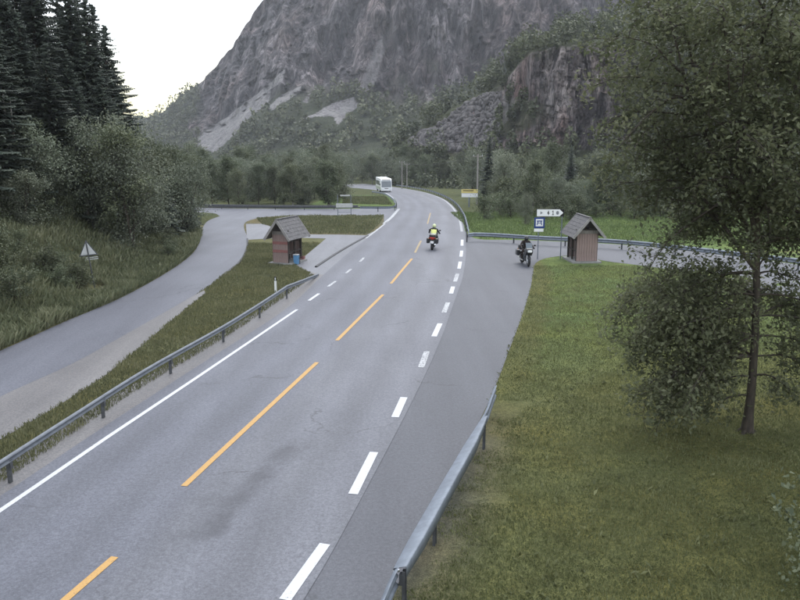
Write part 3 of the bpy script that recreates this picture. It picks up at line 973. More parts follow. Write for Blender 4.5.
M['rockA'] = rock_mat('mountain_rock', (0.045, 0.042, 0.048), (0.092, 0.086, 0.094), (0.180, 0.170, 0.180), (0.95, 0.84, 0.80), 0.045, (0.040, 0.050, 0.030), (0.072, 0.082, 0.046))
me = np_mesh('mountain', PA.reshape(-1, 3), grid_faces(*PA.shape[:2]), {'cover': ('FLOAT_COLOR', np.stack([vegA, scr, scr * 0, scr * 0 + 1], -1))}, False)
tag(link('mountain', me, M['rockA']), kind='structure')

colsB = [388, 400, 420, 450, 480, 505, 530, 560, 600, 660, 720, 800, 900, 1150]
n_ = len(colsB)
l1y = [158, 152, 149, 149, 149, 149, 150, 150, 150, 150, 149, 148, 146, 144]
l1d = [285, 275, 262, 250, 240, 232, 222, 216, 212, 208, 204, 200, 196, 190]
l2y = [157, 147, 132, 112, 98, 82, 54, 46, 44, 62, 84, 84, 82, 78]
l2d = [290, 282, 280, 276, 268, 256, 230, 222, 218, 222, 218, 214, 208, 200]
l3y = [156, 145, 129, 107, 93, 75, 47, 37, 30, 20, -40, -90, -110, -120]
l3d = [295, 290, 292, 296, 296, 296, 280, 280, 290, 330, 350, 360, 350, 330]
levB = [([206] * n_, [230, 225, 215, 205, 195, 190, 182, 178, 175, 172, 170, 168, 165, 160]), (l1y, l1d), (l2y, l2d), (l3y, l3d)]
PB, LB = levels_surface(colsB, levB, 520, [40, 150, 90], None, 2)
xs, zs = PB[..., 0], PB[..., 2]
pxB0, pyB0 = to_px(PB.reshape(-1, 3))
pxB0 = pxB0.reshape(xs.shape); pyB0 = pyB0.reshape(xs.shape)
cl = np.clip((LB - 0.95) / 0.1, 0, 1) * np.clip((2.15 - LB) / 0.15, 0, 1)
cliff_w = cl * np.clip((pxB0 - 488) / 25, 0, 1)
# blocky pillars: stepped noise along the face
def steps(v, n):
    f = v * n
    return (np.floor(f) + np.clip((f - np.floor(f)) * 6 - 2.5, 0, 1)) / n
pil = steps(fbm(xs / 6.0 + 0.15 * fbm(zs / 5, xs / 9, seed=3), zs / 40, seed=61, oct=3), 7) - 0.5
pil2 = steps(fbm(xs / 2.3, zs / 9, seed=67, oct=2), 4) - 0.5
crack = np.clip(1 - np.abs(fbm(xs / 7, zs / 45, seed=71, oct=2) - 0.5) * 26, 0, 1)
ov = fbm(xs / 30, zs / 5, seed=73, oct=3) - 0.5
def cells(x, z, w, h, seed):
    x2 = x + (fbm(z / (h * 1.5), x / (w * 4), seed=seed, oct=2) - 0.5) * w * 1.2
    ix = np.floor(x2 / w)
    iz = np.floor(z / h + _hash(ix, ix * 0, ix * 0, seed + 1) + 0.12 * (x2 / w - ix))
    return _hash(ix, iz, ix * 0, seed + 2) - 0.5
PB[..., 1] += cliff_w * (cells(xs, zs, 5.0, 13.0, 701) * 5.5 + cells(xs, zs, 2.1, 5.0, 711) * 2.6 + cells(xs, zs, 1.0, 1.9, 721) * 1.0)
PB[..., 1] += cliff_w * (pil * 9 + pil2 * 2.0 + crack * 5 - ov * 2)
rough_w = np.clip((LB - 0.1) / 0.2, 0, 1) * (1 - cliff_w) * np.clip((3 - LB) / 0.1, 0, 1)
PB[..., 2] += rough_w * (fbm(xs / 9, PB[..., 1] / 9, seed=79, oct=5, gain=0.6) - 0.5) * 5
blkB = steps(vnoise(xs / 1.5, zs / 1.5, seed=83), 5) - 0.5
screeB_w = np.clip((512 - pxB0) / 20, 0, 1) * np.clip((LB - 0.9) / 0.2, 0, 1) * np.clip((2.2 - LB) / 0.2, 0, 1)
PB[..., 1] += screeB_w * (blkB * 2.4 + (steps(vnoise(xs / 4, zs / 3, seed=89), 4) - 0.5) * 3)
pxB, pyB = to_px(PB.reshape(-1, 3))
vnB = fbm(xs.ravel() / 16, zs.ravel() / 12, seed=91, oct=5)
rockm = cliff_w.ravel() * np.clip((648 - pxB) / 30 + (vnB - 0.5) * 3, 0, 1)
rockm = np.maximum(rockm, cl.ravel() * (pxB > 640) * np.clip((vnB - 0.50) * 10, 0, 1) * np.clip((pyB - 92) / 10, 0, 1))
scB = screeB_w.ravel() * np.clip((in_poly(pxB + (vnB - 0.5) * 22, pyB + (vnB - 0.5) * 16, [(404, 154), (420, 138), (452, 112), (484, 97), (512, 90), (516, 154)])) * 1.0, 0, 1)
whiteblk = in_poly(pxB + (vnB - 0.5) * 20, pyB + (vnB - 0.5) * 20, [(484, 132), (490, 98), (508, 90), (520, 104), (512, 128), (496, 136)])
vegB = np.clip(1 - rockm - scB, 0, 1)
vegB = np.where(cliff_w.ravel() > 0.5, np.maximum(vegB, np.clip((vnB - 0.60) * 9, 0, 1) * 0.8), vegB)
gscr = np.clip(scB * 0.12 + whiteblk * 0.4, 0, 1)
M['rockB'] = rock_mat('cliff_rock', (0.044, 0.038, 0.041), (0.108, 0.095, 0.098), (0.24, 0.222, 0.222), (1.0, 0.76, 0.70), 0.13, (0.045, 0.054, 0.030), (0.082, 0.090, 0.048))
me = np_mesh('cliff', PB.reshape(-1, 3), grid_faces(*PB.shape[:2]), {'cover': ('FLOAT_COLOR', np.stack([vegB, gscr, gscr * 0, gscr * 0 + 1], -1))}, False)
tag(link('cliff', me, M['rockB']), kind='structure')

# ------------------------------------------------------------------ foliage builders
def rand_unit(rng, n):
    v = rng.normal(size=(n, 3))
    return v / (np.linalg.norm(v, axis=1, keepdims=True) + 1e-9)

def leaf_quads(P, size, rng, aspect=0.55, flat=0.5):
    """diamond leaves; flat pulls the leaf blades towards horizontal"""
    n = len(P)
    a = rand_unit(rng, n); a[:, 2] *= (1 - flat * 0.7); a /= np.linalg.norm(a, axis=1, keepdims=True)
    nrm = rand_unit(rng, n); nrm[:, 2] = np.abs(nrm[:, 2]) + flat * 1.5
    b = np.cross(nrm, a); b /= np.linalg.norm(b, axis=1, keepdims=True) + 1e-9
    s = (size * rng.uniform(0.65, 1.35, n))[:, None]
    sag = np.array([[0, 0, -0.18]]) * s
    V = np.stack([P - a * s * 0.5, P + b * s * aspect * 0.5, P + a * s * 0.5 + sag, P - b * s * aspect * 0.5], 1)
    return V

def quad_mesh(name, V, tint):
    n = len(V)
    return np_mesh(name, V.reshape(-1, 3), np.arange(n * 4).reshape(n, 4), {'tint': ('FLOAT', np.repeat(np.clip(tint, 0, 1), 4))})

def limb(rng, p0, dirv, L, n=6, up=0.15, wob=0.12):
    P = [np.array(p0, float)]
    d = np.array(dirv, float); d /= np.linalg.norm(d)
    for k in range(n):
        d = d + rng.normal(size=3) * wob + np.array([0, 0, up / n])
        d /= np.linalg.norm(d)
        P.append(P[-1] + d * L / n)
    return np.array(P)

def broadleaf(name, seed, h, cr, base, leaf, nleaf, nlimb=20, trunk_r=0.12, flat=0.3, stems=1, top_bias=0.0):
    rng = np.random.default_rng(seed)
    tubes, pts = [], []
    for s in range(stems):
        lean = rng.normal(size=2) * (0.05 if stems == 1 else 0.22)
        th = h * (0.86 if s == 0 else rng.uniform(0.6, 0.9))
        z = np.linspace(0, th, 8)
        tr = np.stack([lean[0] * z + np.cumsum(rng.normal(size=8)) * 0.02 * h * 0.25, lean[1] * z + np.cumsum(rng.normal(size=8)) * 0.02 * h * 0.25, z], 1)
        tr[0, :2] = rng.normal(size=2) * 0.05 * (stems > 1)
        tubes.append(tube_np(tr, trunk_r * np.linspace(1, 0.22, 8), 6))
        for k in range(max(3, nlimb // stems)):
            t = base + (1 - base) * (k + rng.uniform()) / max(3, nlimb // stems)
            i = min(int(t * 7), 6); f = t * 7 - i
            p0 = tr[i] * (1 - f) + tr[min(i + 1, 7)] * f
            ang = rng.uniform(0, 2 * np.pi)
            prof = math.sin(math.pi * (0.18 + 0.76 * (t - base) / (1 - base + 1e-6))) ** 0.7
            L = cr * prof * rng.uniform(0.65, 1.25)
            el = rng.uniform(0.0, 0.7) + 0.5 * t
            P = limb(rng, p0, (math.cos(ang) * math.cos(el), math.sin(ang) * math.cos(el), math.sin(el)), L, 5, 0.2)
            tubes.append(tube_np(P, trunk_r * 0.32 * np.linspace(1, 0.2, len(P)), 4))
            for j in range(1, len(P)):
                pts.append(P[j])
                if j > 1:
                    for q in range(2):
                        pts.append(P[j] + rng.normal(size=3) * L * 0.16)
        pts.append(tr[-1]); pts.append(tr[-1] + np.array([0, 0, 0.05 * h])); pts.append(tr[-2])
    pts = np.array(pts)
    wts = rng.uniform(0.3, 1.6, len(pts)); wts /= wts.sum()
    pick = rng.choice(len(pts), nleaf, p=wts)
    sig = cr * rng.uniform(0.07, 0.16, len(pts))
    P = pts[pick] + rng.normal(size=(nleaf, 3)) * sig[pick][:, None] * np.array([1, 1, 0.75])
    P[:, 2] = np.maximum(P[:, 2], 0.05 * h * (base + 0.1))
    clump_t = rng.uniform(0.15, 0.75, len(pts))
    tint = clump_t[pick] + rng.normal(size=nleaf) * 0.14
    V, Fq = join_tubes(tubes)
    return np_mesh(name + '_trunk', V, Fq, None, True), quad_mesh(name + '_crown', leaf_quads(P, leaf, rng, 0.7, flat), tint)

def spruce(name, seed, h, r, nb=230, dens=1.0, gaps=0.0):
    rng = np.random.default_rng(seed)
    z = np.linspace(0, h, 8)
    tr = np.stack([np.cumsum(rng.normal(size=8)) * 0.02, np.cumsum(rng.normal(size=8)) * 0.02, z], 1)
    tubes = [tube_np(tr, np.linspace(0.018 * h, 0.01, 8), 6)]
    Vs, Ts = [], []
    for k in range(nb):
        t = 0.04 + 0.96 * ((k + rng.uniform()) / nb) ** 0.9
        if rng.uniform() < gaps: continue
        zz = t * h
        L = r * (1 - t) ** 0.85 * rng.uniform(0.62, 1.18) + 0.12
        a = k * 2.399 + rng.normal() * 0.3
        m = max(4, int(L * 7 * dens))
        s = np.linspace(0.12, 1, m)
        drop = -0.58 * s * L * (1 - t * 0.6) + 0.24 * s ** 2.4 * L + rng.normal() * 0.15 * s
        ax = np.stack([np.cos(a) * s * L, np.sin(a) * s * L, zz + drop], 1)
        side = np.array([-math.sin(a), math.cos(a), 0])
        tt = rng.uniform(0.1, 0.6)
        for sg in (-1, 1, 0):
            n = m
            wid = (0.16 + 0.30 * (1 - s)) * min(L, 2.2) * 0.75
            tip = ax + (side[None] * sg * wid[:, None] if sg else 0) + np.stack([np.cos(a) * wid * 0.5, np.sin(a) * wid * 0.5, -wid * rng.uniform(0.25, 0.6, n) - (0.14 if sg == 0 else 0)], 1)
            w = np.array([math.cos(a), math.sin(a), 0.0]) * 0.11 if sg else side * 0.12
            Vs.append(np.stack([ax - w, ax + w, tip + w * 0.35, tip - w * 0.35], 1))
            Ts.append(tt + 0.3 * s + rng.normal(size=n) * 0.08)
    V, Fq = join_tubes(tubes)
    return np_mesh(name + '_trunk', V, Fq, None, True), quad_mesh(name + '_crown', np.concatenate(Vs), np.concatenate(Ts))

def tree_thing(name, meshes, loc, sc, rz, label, cat, group, bark, leaf, sxy=1.0):
    e = empty(name, loc, rz)
    e.scale = (sc * sxy, sc * sxy, sc)
    tag(e, label, cat, group)
    link('trunk', meshes[0], bark, e)
    link('crown', meshes[1], leaf, e)
    return e

SPR = [spruce('spruce_mesh', 100 + i, 18, 3.3, 300, 1.0, 0.06) for i in range(4)]
SPR_Y = [spruce('young_spruce_mesh', 120 + i, 6, 1.7, 110, 1.3) for i in range(2)]
DEC = [broadleaf('alder_mesh', 200 + i, 9, 2.7, 0.12, 0.17, 9500, 30, 0.11) for i in range(5)]
WIL = [broadleaf('willow_mesh', 220 + i, 6, 2.7, 0.04, 0.135, 8500, 30, 0.07, stems=4) for i in range(4)]
BUSH = [broadleaf('bush_mesh', 240 + i, 2.0, 1.25, 0.02, 0.10, 2600, 20, 0.03, stems=5) for i in range(4)]

def gz(x, y):
    return float(ground_z(np.array([x]), np.array([y]))[0])

def at_top(px, ytop, Yd):
    """tree standing Yd metres ahead under photo column px with its top at photo row ytop"""
    x, y, zt = at_depth(px, ytop, Yd)
    zb = gz(x, y)
    return x, y, zb, zt - zb

rr = random.Random(11)
# --- the spruce wood above the left bank
spr_list = [(104, 24, 60), (92, 4, 66), (74, -14, 61), (60, 6, 74), (54, -40, 66), (34, -30, 60), (24, -60, 70), (8, -70, 56), (-12, -50, 62), (-32, -80, 52), (-55, -70, 58), (16, 10, 50), (82, 40, 56), (-5, 20, 47), (118, 92, 70), (66, 50, 54), (42, 62, 52), (-25, 0, 44), (-80, -60, 48), (112, 60, 66), (84, -4, 57), (66, -24, 58), (28, -46, 54), (-16, -70, 50), (44, 40, 48), (4, -10, 50), (100, 70, 54), (76, 80, 52), (-110, -70, 46), (-140, -60, 52), (-175, -80, 44), (-60, -40, 42), (-210, -70, 50), (-120, -40, 38)]
for i, (px, yt, Yd) in enumerate(spr_list):
    x, y, zb, h = at_top(px, yt, Yd)
    tree_thing('spruce_tree', SPR[i % 4], (x, y, zb - 0.1), h / 18.0, rr.uniform(0, 6.28),
               'dark spruce whose jagged side stands out against the bright sky' if i == 0 else 'tall dark spruce in the wood above the left bank', 'tree', None if i == 0 else 'spruces above the left bank', M['bark'], M['needles'], sxy=max(1.05, min(1.6, 21.0 / h)))
for i, (px, yt, Yd, h) in enumerate([(174, 172, 63, 0), (166, 182, 58, 0), (186, 184, 66, 0), (130, 150, 58, 0), (192, 192, 70, 0)]):
    x, y, zb, h = at_top(px, yt, Yd)
    tree_thing('young_spruce', SPR_Y[i % 2], (x, y, zb - 0.1), h / 6.0, rr.uniform(0, 6.28),
               'small dark young spruce at the end of the left bank', 'tree', 'young spruces at the bank end', M['bark'], M['needles'])
# --- grey-green broadleaf trees in front of the spruces
bl = []
for px in range(-40, 132, 13):
    bl.append((px + rr.uniform(-6, 6), rr.uniform(112, 150), rr.uniform(44, 52), 'w' if rr.random() < 0.6 else 'd'))
for px in range(-30, 190, 16):
    bl.append((px + rr.uniform(-6, 6), rr.uniform(148, 172) + max(0, px - 130) * 0.15, rr.uniform(41, 47) + max(0, px - 40) * 0.12, 'w'))
for px, yt, Yd in [(132, 128, 62), (146, 134, 66), (158, 138, 72), (170, 142, 78), (184, 148, 84), (196, 152, 92), (140, 146, 60), (156, 154, 62)]:
    bl.append((px, yt, Yd, 'd'))
for i, (px, yt, Yd, k) in enumerate(bl):
    x, y, zb, h = at_top(px, yt, Yd)
    if h < 1.5: continue
    if k == 'd':
        tree_thing('alder_tree', DEC[i % 5], (x, y, zb - 0.1), h / 9.0, rr.uniform(0, 6.28), 'green broadleaf tree growing in front of the spruce wood', 'tree', 'broadleaf trees before the spruces', M['birch_bark'] if i % 3 == 0 else M['bark'], M['leaf_alder'], sxy=max(0.8, min(1.3, 7.5 / h)))
    else:
        tree_thing('willow_tree', WIL[i % 4], (x, y, zb - 0.1), h / 6.0, rr.uniform(0, 6.28), 'grey-green willow growing along the top of the left bank', 'tree', 'willows on the left bank', M['bark'], M['leaf_grey'], sxy=max(0.85, min(1.4, 5.5 / h)))
# bare pale trunks at the left border
for px, yt in ((4, 92), (10, 96)):
    x, y, zb, h = at_top(px, yt, 45)
    o = link('bare_trunk', np_mesh('bare_trunk', *tube_np(np.stack([np.linspace(0, 0.25, 9) * math.sin(px), np.linspace(0, 0.2, 9), np.linspace(0, h, 9)], 1), np.linspace(0.11, 0.04, 9), 8), None, True), M['birch_bark'])
    o.location = (x, y, zb - 0.1)
    tag(o, 'slim pale bare trunk standing before the dark spruces', 'tree', 'bare pale trunks')

# --- wood beyond the crossing road and along the valley floor
def wood(n, px0, px1, Y0, Y1, y0, y1, label, group, reject=None):
    k = 0
    tries = 0
    while k < n and tries < n * 12:
        tries += 1
        px = px0 + (px1 - px0) * ((k + rr.random()) / n)
        Yd = rr.uniform(Y0, Y1)
        yt = rr.uniform(y0, y1)
        x, y, zb, h = at_top(px, yt, Yd)
        if reject and reject(x, y): continue
        if h < 3.5 or h > 15: 
            h = min(max(h, 4.5), 13)
        if rr.random() < 0.09:
            tree_thing('spruce_tree', SPR[rr.randrange(4)], (x, y, zb - 0.15), h * 1.15 / 18.0, rr.uniform(0, 6.28), label.replace('broadleaf tree', 'dark pointed spruce among the broadleaf trees'), 'tree', 'spruces among ' + group, M['bark'], M['needles'], sxy=1.2)
            k += 1
            continue
        h *= rr.uniform(0.78, 1.12)
        w = rr.random() < 0.35
        ms = WIL[rr.randrange(4)] if w else DEC[rr.randrange(5)]
        tree_thing('broadleaf_tree', ms, (x, y, zb - 0.15), h / (6.0 if w else 9.0), rr.uniform(0, 6.28), label, 'tree', group, M['bark'], M['leaf_grey'] if rr.random() < 0.3 else M['leaf_alder'], sxy=rr.uniform(0.85, 1.3) if not w else rr.uniform(0.75, 1.0))
        k += 1
road_c = np.array(T_yellow)
def near_road(x, y):
    return float(dist_poly(np.array([x]), np.array([y]), [tuple(p) for p in road_c[::6]])[0]) < 9.5
def on_far_meadow(x, y):
    return near_road(x, y) or (x > -9 and y < 150)
wood(34, 205, 345, 108, 150, 148, 166, 'broadleaf tree in the wood across the junction side road', 'trees beyond the junction', on_far_meadow)
wood(30, 150, 330, 150, 230, 140, 160, 'broadleaf tree in the wood across the junction side road', 'trees beyond the junction', near_road)
wood(40, 325, 476, 225, 300, 146, 164, 'broadleaf tree on the valley floor behind the road bend', 'trees behind the bend', near_road)
wood(30, 410, 500, 150, 215, 152, 172, 'broadleaf tree on the valley floor behind the road bend', 'trees behind the bend', near_road)
wood(46, 486, 930, 89, 112, 156, 182, 'broadleaf tree at the wood edge behind the green meadow', 'trees behind the meadow', near_road)
wood(46, 470, 960, 115, 165, 144, 160, 'broadleaf tree at the wood edge behind the green meadow', 'trees behind the meadow', near_road)

# light young tree in the meadow beside the arrow sign
x, y, zb, h = at_top(526, 192, 76)
tree_thing('young_tree', WIL[1], (x, y, zb - 0.05), h / 6.0, 1.0, 'pale green young tree alone on the meadow behind the arrow sign', 'tree', None, M['bark'], M['leaf_light'], sxy=0.75)
# bushes along the foot of the meadow wood and by the far rail
for i in range(26):
    px = 484 + i * 14 + rr.uniform(-5, 5)
    Yd = rr.uniform(82, 90)
    x, y, _ = at_depth(px, 205, Yd)
    e = tree_thing('bush', BUSH[i % 4], (x, y, gz(x, y) - 0.05), rr.uniform(0.8, 1.7), rr.uniform(0, 6.28), 'dull green bush at the far edge of the meadow', 'bush', 'bushes at the meadow edge', M['bark'], M['leaf_alder'])

for i in range(22):
    px = 478 + i * 5.5 + rr.uniform(-3, 3)
    Yd = rr.uniform(94, 122)
    x, y, _ = at_depth(px, 200, Yd)
    if near_road(x, y): continue
    tree_thing('bush', BUSH[i % 4], (x, y, gz(x, y) - 0.05), rr.uniform(1.1, 2.2), rr.uniform(0, 6.28), 'tall bush between the yellow sign and the wood', 'bush', 'bushes behind the yellow sign', M['bark'], M['leaf_alder'])
# --- forest covering the mountain slopes: too many and too far to count
def slope_forest(name, P, L, mask, n, size, leafn, seed, label, leaf_size, mat):
    rng = np.random.default_rng(seed)
    Pf = P.reshape(-1, 3)
    w = mask.ravel() * (mask.ravel() > 0.35)
    # weight by true area so density is even on the slope
    nr, nc = P.shape[:2]
    du = np.linalg.norm(np.diff(P, axis=1, append=P[:, -1:]), axis=2); dv = np.linalg.norm(np.diff(P, axis=0, append=P[-1:]), axis=2)
    w = w * np.clip((du * dv).ravel(), 0, np.percentile(du * dv, 99))
    w /= w.sum()
    pick = rng.choice(len(Pf), n, p=w)
    base = Pf[pick] + rng.normal(size=(n, 3)) * np.array([1.2, 1.0, 0.2])
    hh = size * rng.uniform(0.55, 1.35, n)
    Q = np.repeat(base, leafn, 0)
    H = np.repeat(hh, leafn)
    u = rand_unit(rng, n * leafn) * (rng.uniform(0.35, 1.0, n * leafn) ** 0.5)[:, None]
    u *= 1 + 0.25 * np.sin(np.repeat(rng.uniform(0, 6, n), leafn) + u[:, 0] * 4)[:, None]
    Q = Q + np.stack([u[:, 0] * H * 0.36, u[:, 1] * H * 0.36, H * 0.5 + u[:, 2] * H * 0.52], 1)
    tint = np.repeat(rng.uniform(0.1, 0.75, n), leafn) + rng.normal(size=n * leafn) * 0.12
    V = leaf_quads(Q, leaf_size, rng, 0.8, 0.25)
    o = link(name, quad_mesh(name, V, tint), mat)
    tag(o, label, 'forest', None, 'stuff')
    return o
M['far_leaf'] = leaf_mat('far_forest_leaves', (0.044, 0.054, 0.032), (0.076, 0.090, 0.049), (0.122, 0.134, 0.076), 0.2, 0.0)
treeA = vegA.copy()
for dy_ in (4, 8, 12):
    for pl in scree_polys[:4]:
        treeA[in_poly(pxA, pyA - dy_, pl)] = 0
slope_forest('mountain_forest', PA, LA, treeA, 5200, 8.5, 34, 5, 'green broadleaf forest clothing the lower mountain slopes', 2.3, M['far_leaf'])
slope_forest('cliff_forest', PB, LB, vegB, 1500, 6.5, 150, 6, 'scrubby birch forest around the foot and top of the cliff', 0.85, M['far_leaf'])

# loose blocks on the scree below the cliff
rng = np.random.default_rng(77)
cand = np.where(scB > 0.6)[0]
pick = rng.choice(cand, 2200)
Vs, Fs = [], []
cube = np.array([(-1, -1, -1), (1, -1, -1), (1, 1, -1), (-1, 1, -1), (-1, -1, 1), (1, -1, 1), (1, 1, 1), (-1, 1, 1)], float)
cf = np.array([(0, 3, 2, 1), (4, 5, 6, 7), (0, 1, 5, 4), (1, 2, 6, 5), (2, 3, 7, 6), (3, 0, 4, 7)])
for k, p in enumerate(pick):
    s = rng.uniform(0.22, 0.75) * (1.7 if rng.uniform() < 0.08 else 1)
    q = rand_unit(rng, 3)
    u1 = q[0]; u2 = np.cross(u1, q[1]); u2 /= np.linalg.norm(u2); u3 = np.cross(u1, u2)
    V = (cube + rng.normal(size=(8, 3)) * 0.22) * (np.array([1, 0.8, 0.65]) * s)
    Vs.append(V @ np.stack([u1, u2, u3]) + PB.reshape(-1, 3)[p] + np.array([0, -0.6 * s, 0.2 * s])); Fs.append(cf + 8 * k)
M['block'] = simple('boulder_rock', (0.125, 0.117, 0.12), (0.05, 0.047, 0.049), 0.7, 0.95, bump_s=0.3)
tag(link('scree_blocks', np_mesh('scree_blocks', np.concatenate(Vs), np.concatenate(Fs)), M['block']), 'grey fallen rock blocks heaped below the cliff', 'scree', None, 'stuff')

# ------------------------------------------------------------------ the large tree on the right lawn
def big_tree(name, seed, loc, H, leaders, label, leafmat, leaf=0.105, per=60, tr_r=0.115, low=1.6):
    """leaders: (start height, lean x, lean y, top height, limbs, reach)"""
    rng = np.random.default_rng(seed)
    zt = np.linspace(0, H * 0.55, 14)
    tr = np.stack([np.sin(zt * 0.55) * 0.08 - 0.062 * zt, np.cumsum(rng.normal(size=14)) * 0.02, zt], 1)
    tr[0, :2] = 0
    rad = tr_r * (1 - 0.5 * zt / zt[-1])
    rad[0] *= 1.5; rad[1] *= 1.1
    tubes = [tube_np(tr, rad, 12)]
    for k in range(5):                               # root flare
        a = k * 1.257 + rng.normal() * 0.2
        tubes.append(tube_np(np.array([[0, 0, 0.28], [math.cos(a) * 0.12, math.sin(a) * 0.12, 0.10], [math.cos(a) * 0.34, math.sin(a) * 0.34, -0.04]]), np.array([0.07, 0.065, 0.03]), 6))
    LP, LT = [], []
    def twigs(P, L, lt, n):
        m = len(P) - 1
        for j in range(n):
            s_ = 0.18 + 0.82 * (j + rng.uniform()) / n
            i2 = min(int(s_ * m), m - 1); f2 = s_ * m - i2
            q0 = P[i2] * (1 - f2) + P[i2 + 1] * f2
            d = P[i2 + 1] - P[i2]; d /= np.linalg.norm(d)
            dv = d * 0.7 + rand_unit(rng, 1)[0] * np.array([1, 1, 0.8])
            TL = rng.uniform(0.4, 1.1) * (0.55 + 0.16 * L) * (1.15 - 0.4 * s_)
            Q = limb(rng, q0, dv, TL, 4, -0.75, 0.2)
            tubes.append(tube_np(Q, np.linspace(0.009, 0.003, len(Q)), 3))
            cnt = int(per * TL * rng.uniform(0.35, 1.5)) + 5
            ss = rng.uniform(0.1, 1.0, cnt) * 4
            ii = np.minimum(ss.astype(int), 3); ff = (ss - ii)[:, None]
            C = Q[ii] * (1 - ff) + Q[ii + 1] * ff
            LP.append(C + rng.normal(size=(cnt, 3)) * np.array([0.15, 0.15, 0.14]))
            LT.append(lt + rng.normal() * 0.14 + rng.normal(size=cnt) * 0.15)
    for (z0_, lx_, ly_, z1_, nl, reach) in leaders:
        i = min(int(z0_ / zt[-1] * 13), 12); f = z0_ / zt[-1] * 13 - i
        p0 = tr[i] * (1 - f) + tr[i + 1] * f
        t = np.linspace(0, 1, 10)
        Lp = p0 + np.stack([lx_ * t ** 0.8, ly_ * t ** 0.8, (z1_ - z0_) * t], 1) + np.cumsum(rng.normal(size=(10, 3)) * 0.05, 0) * (t > 0)[:, None]
        tubes.append(tube_np(Lp, np.linspace(tr_r * 0.5, 0.012, 10), 8))
        twigs(Lp[4:], reach, rng.uniform(0.3, 0.6), 10)
        for k in range(nl):
            t_ = (k + rng.uniform()) / nl * 0.97 + 0.02
            j = min(int(t_ * 9), 8); g = t_ * 9 - j
            q = Lp[j] * (1 - g) + Lp[j + 1] * g
            ang = k * 2.399 + rng.normal() * 0.5
            L = reach * math.sin(math.pi * (0.28 + 0.62 * t_)) * rng.uniform(0.6, 1.2)
            el = rng.uniform(-0.05, 0.85)
            P = limb(rng, q, (math.cos(ang) * math.cos(el), math.sin(ang) * math.cos(el), math.sin(el)), L, 7, -0.9, 0.15)
            tubes.append(tube_np(P, np.linspace(max(0.014, 0.012 * L), 0.005, len(P)), 5))
            twigs(P, L, rng.uniform(0.12, 0.62), int(4 + L * 4))
    for k, (z0_, ang, L, el) in enumerate(LOW.get(name, [])):     # low drooping boughs
        i = min(int(z0_ / zt[-1] * 13), 12)
        P = limb(rng, tr[i], (math.cos(ang) * math.cos(el), math.sin(ang) * math.cos(el), math.sin(el)), L, 8, -1.1, 0.14)
        tubes.append(tube_np(P, np.linspace(0.028, 0.005, len(P)), 6))
        twigs(P, L, rng.uniform(0.3, 0.7), int(6 + L * 6))
    V, Fq = join_tubes(tubes)
    e = empty(name, loc, 0)
    tag(e, label, 'tree')
    link('trunk', np_mesh('trunk', V, Fq, None, True), M['bark'], e)
    P = np.concatenate(LP); T = np.concatenate(LT)
    keep = P[:, 2] > 0.3
    link('crown', quad_mesh('crown', leaf_quads(P[keep], leaf, rng, 0.58, 0.35), T[keep]), leafmat, e)
    return e
LOW = {'ash_tree': [(2.6, 3.0, 3.6, 0.2), (2.4, 3.35, 3.3, 0.15), (2.0, 3.1, 3.0, 0.1), (3.3, 2.6, 3.7, 0.35), (3.4, 3.1, 3.9, 0.4), (3.1, 3.5, 2.8, 0.2), (2.2, 2.9, 2.6, -0.05), (2.9, 3.25, 3.3, 0.05), (3.6, 0.4, 2.6, 0.4), (3.4, 1.4, 2.6, 0.4), (2.4, 1.9, 2.2, 0.2), (4.0, 2.2, 3.0, 0.4), (4.2, 3.3, 3.4, 0.35), (4.4, 0.9, 2.6, 0.5), (1.7, 0.3, 1.6, 0.2), (1.5, 2.7, 1.7, 0.1)] + [(2.3 + 0.23 * q, 2.55 + 0.17 * ((q * 5) % 8), 3.0 + 0.12 * ((q * 3) % 6), 0.15 + 0.06 * ((q * 2) % 5)) for q in range(11)] + [(2.6 + 0.28 * q, -0.5 + 0.28 * ((q * 3) % 7), 2.6, 0.25) for q in range(7)],
       'maple_tree': [(1.2, 2.9, 2.6, 0.2), (1.8, 3.6, 2.8, 0.3), (2.4, 2.5, 2.8, 0.3), (3.0, 4.2, 2.6, 0.4), (0.9, 3.3, 2.2, 0.2)]}
tx, ty = gp(747, 431)
big_tree('ash_tree', 301, (tx, ty, gz(tx, ty) - 0.05), 12.5, [(4.6, -0.4, 0.3, 13.6, 26, 3.3), (5.0, -3.0, 0.3, 11.4, 26, 2.8), (5.6, 1.9, 0.8, 12.0, 22, 3.0), (4.8, -1.6, -1.3, 10.2, 16, 2.3), (5.8, -2.4, 1.6, 12.4, 22, 2.8), (4.3, -2.6, 0.6, 8.2, 16, 2.3), (6.4, 0.6, -1.2, 11.8, 14, 2.5)], 'large leafy tree with a dark slim trunk on the right lawn', M['leaf_near'], per=40, leaf=0.115)
big_tree('maple_tree', 317, (tx + 4.6, ty - 0.6, gz(tx + 4.6, ty - 0.6) - 0.05), 11.0, [(1.6, -0.6, 0.2, 10.5, 26, 2.8), (2.0, -1.4, -0.6, 7.5, 18, 2.2), (2.6, 1.2, 0.4, 9, 14, 2.5)], 'dense dark green tree reaching in at the right border', M['leaf_near'], per=46, leaf=0.11)
bx, by = gp(815, 590)
e = tree_thing('bush', BUSH[2], (bx + 0.45, by + 0.3, gz(bx, by) - 0.05), 0.95, 2.0, 'low leafy bush on the lawn under the right border tree', 'bush', None, M['bark'], M['leaf_alder'])

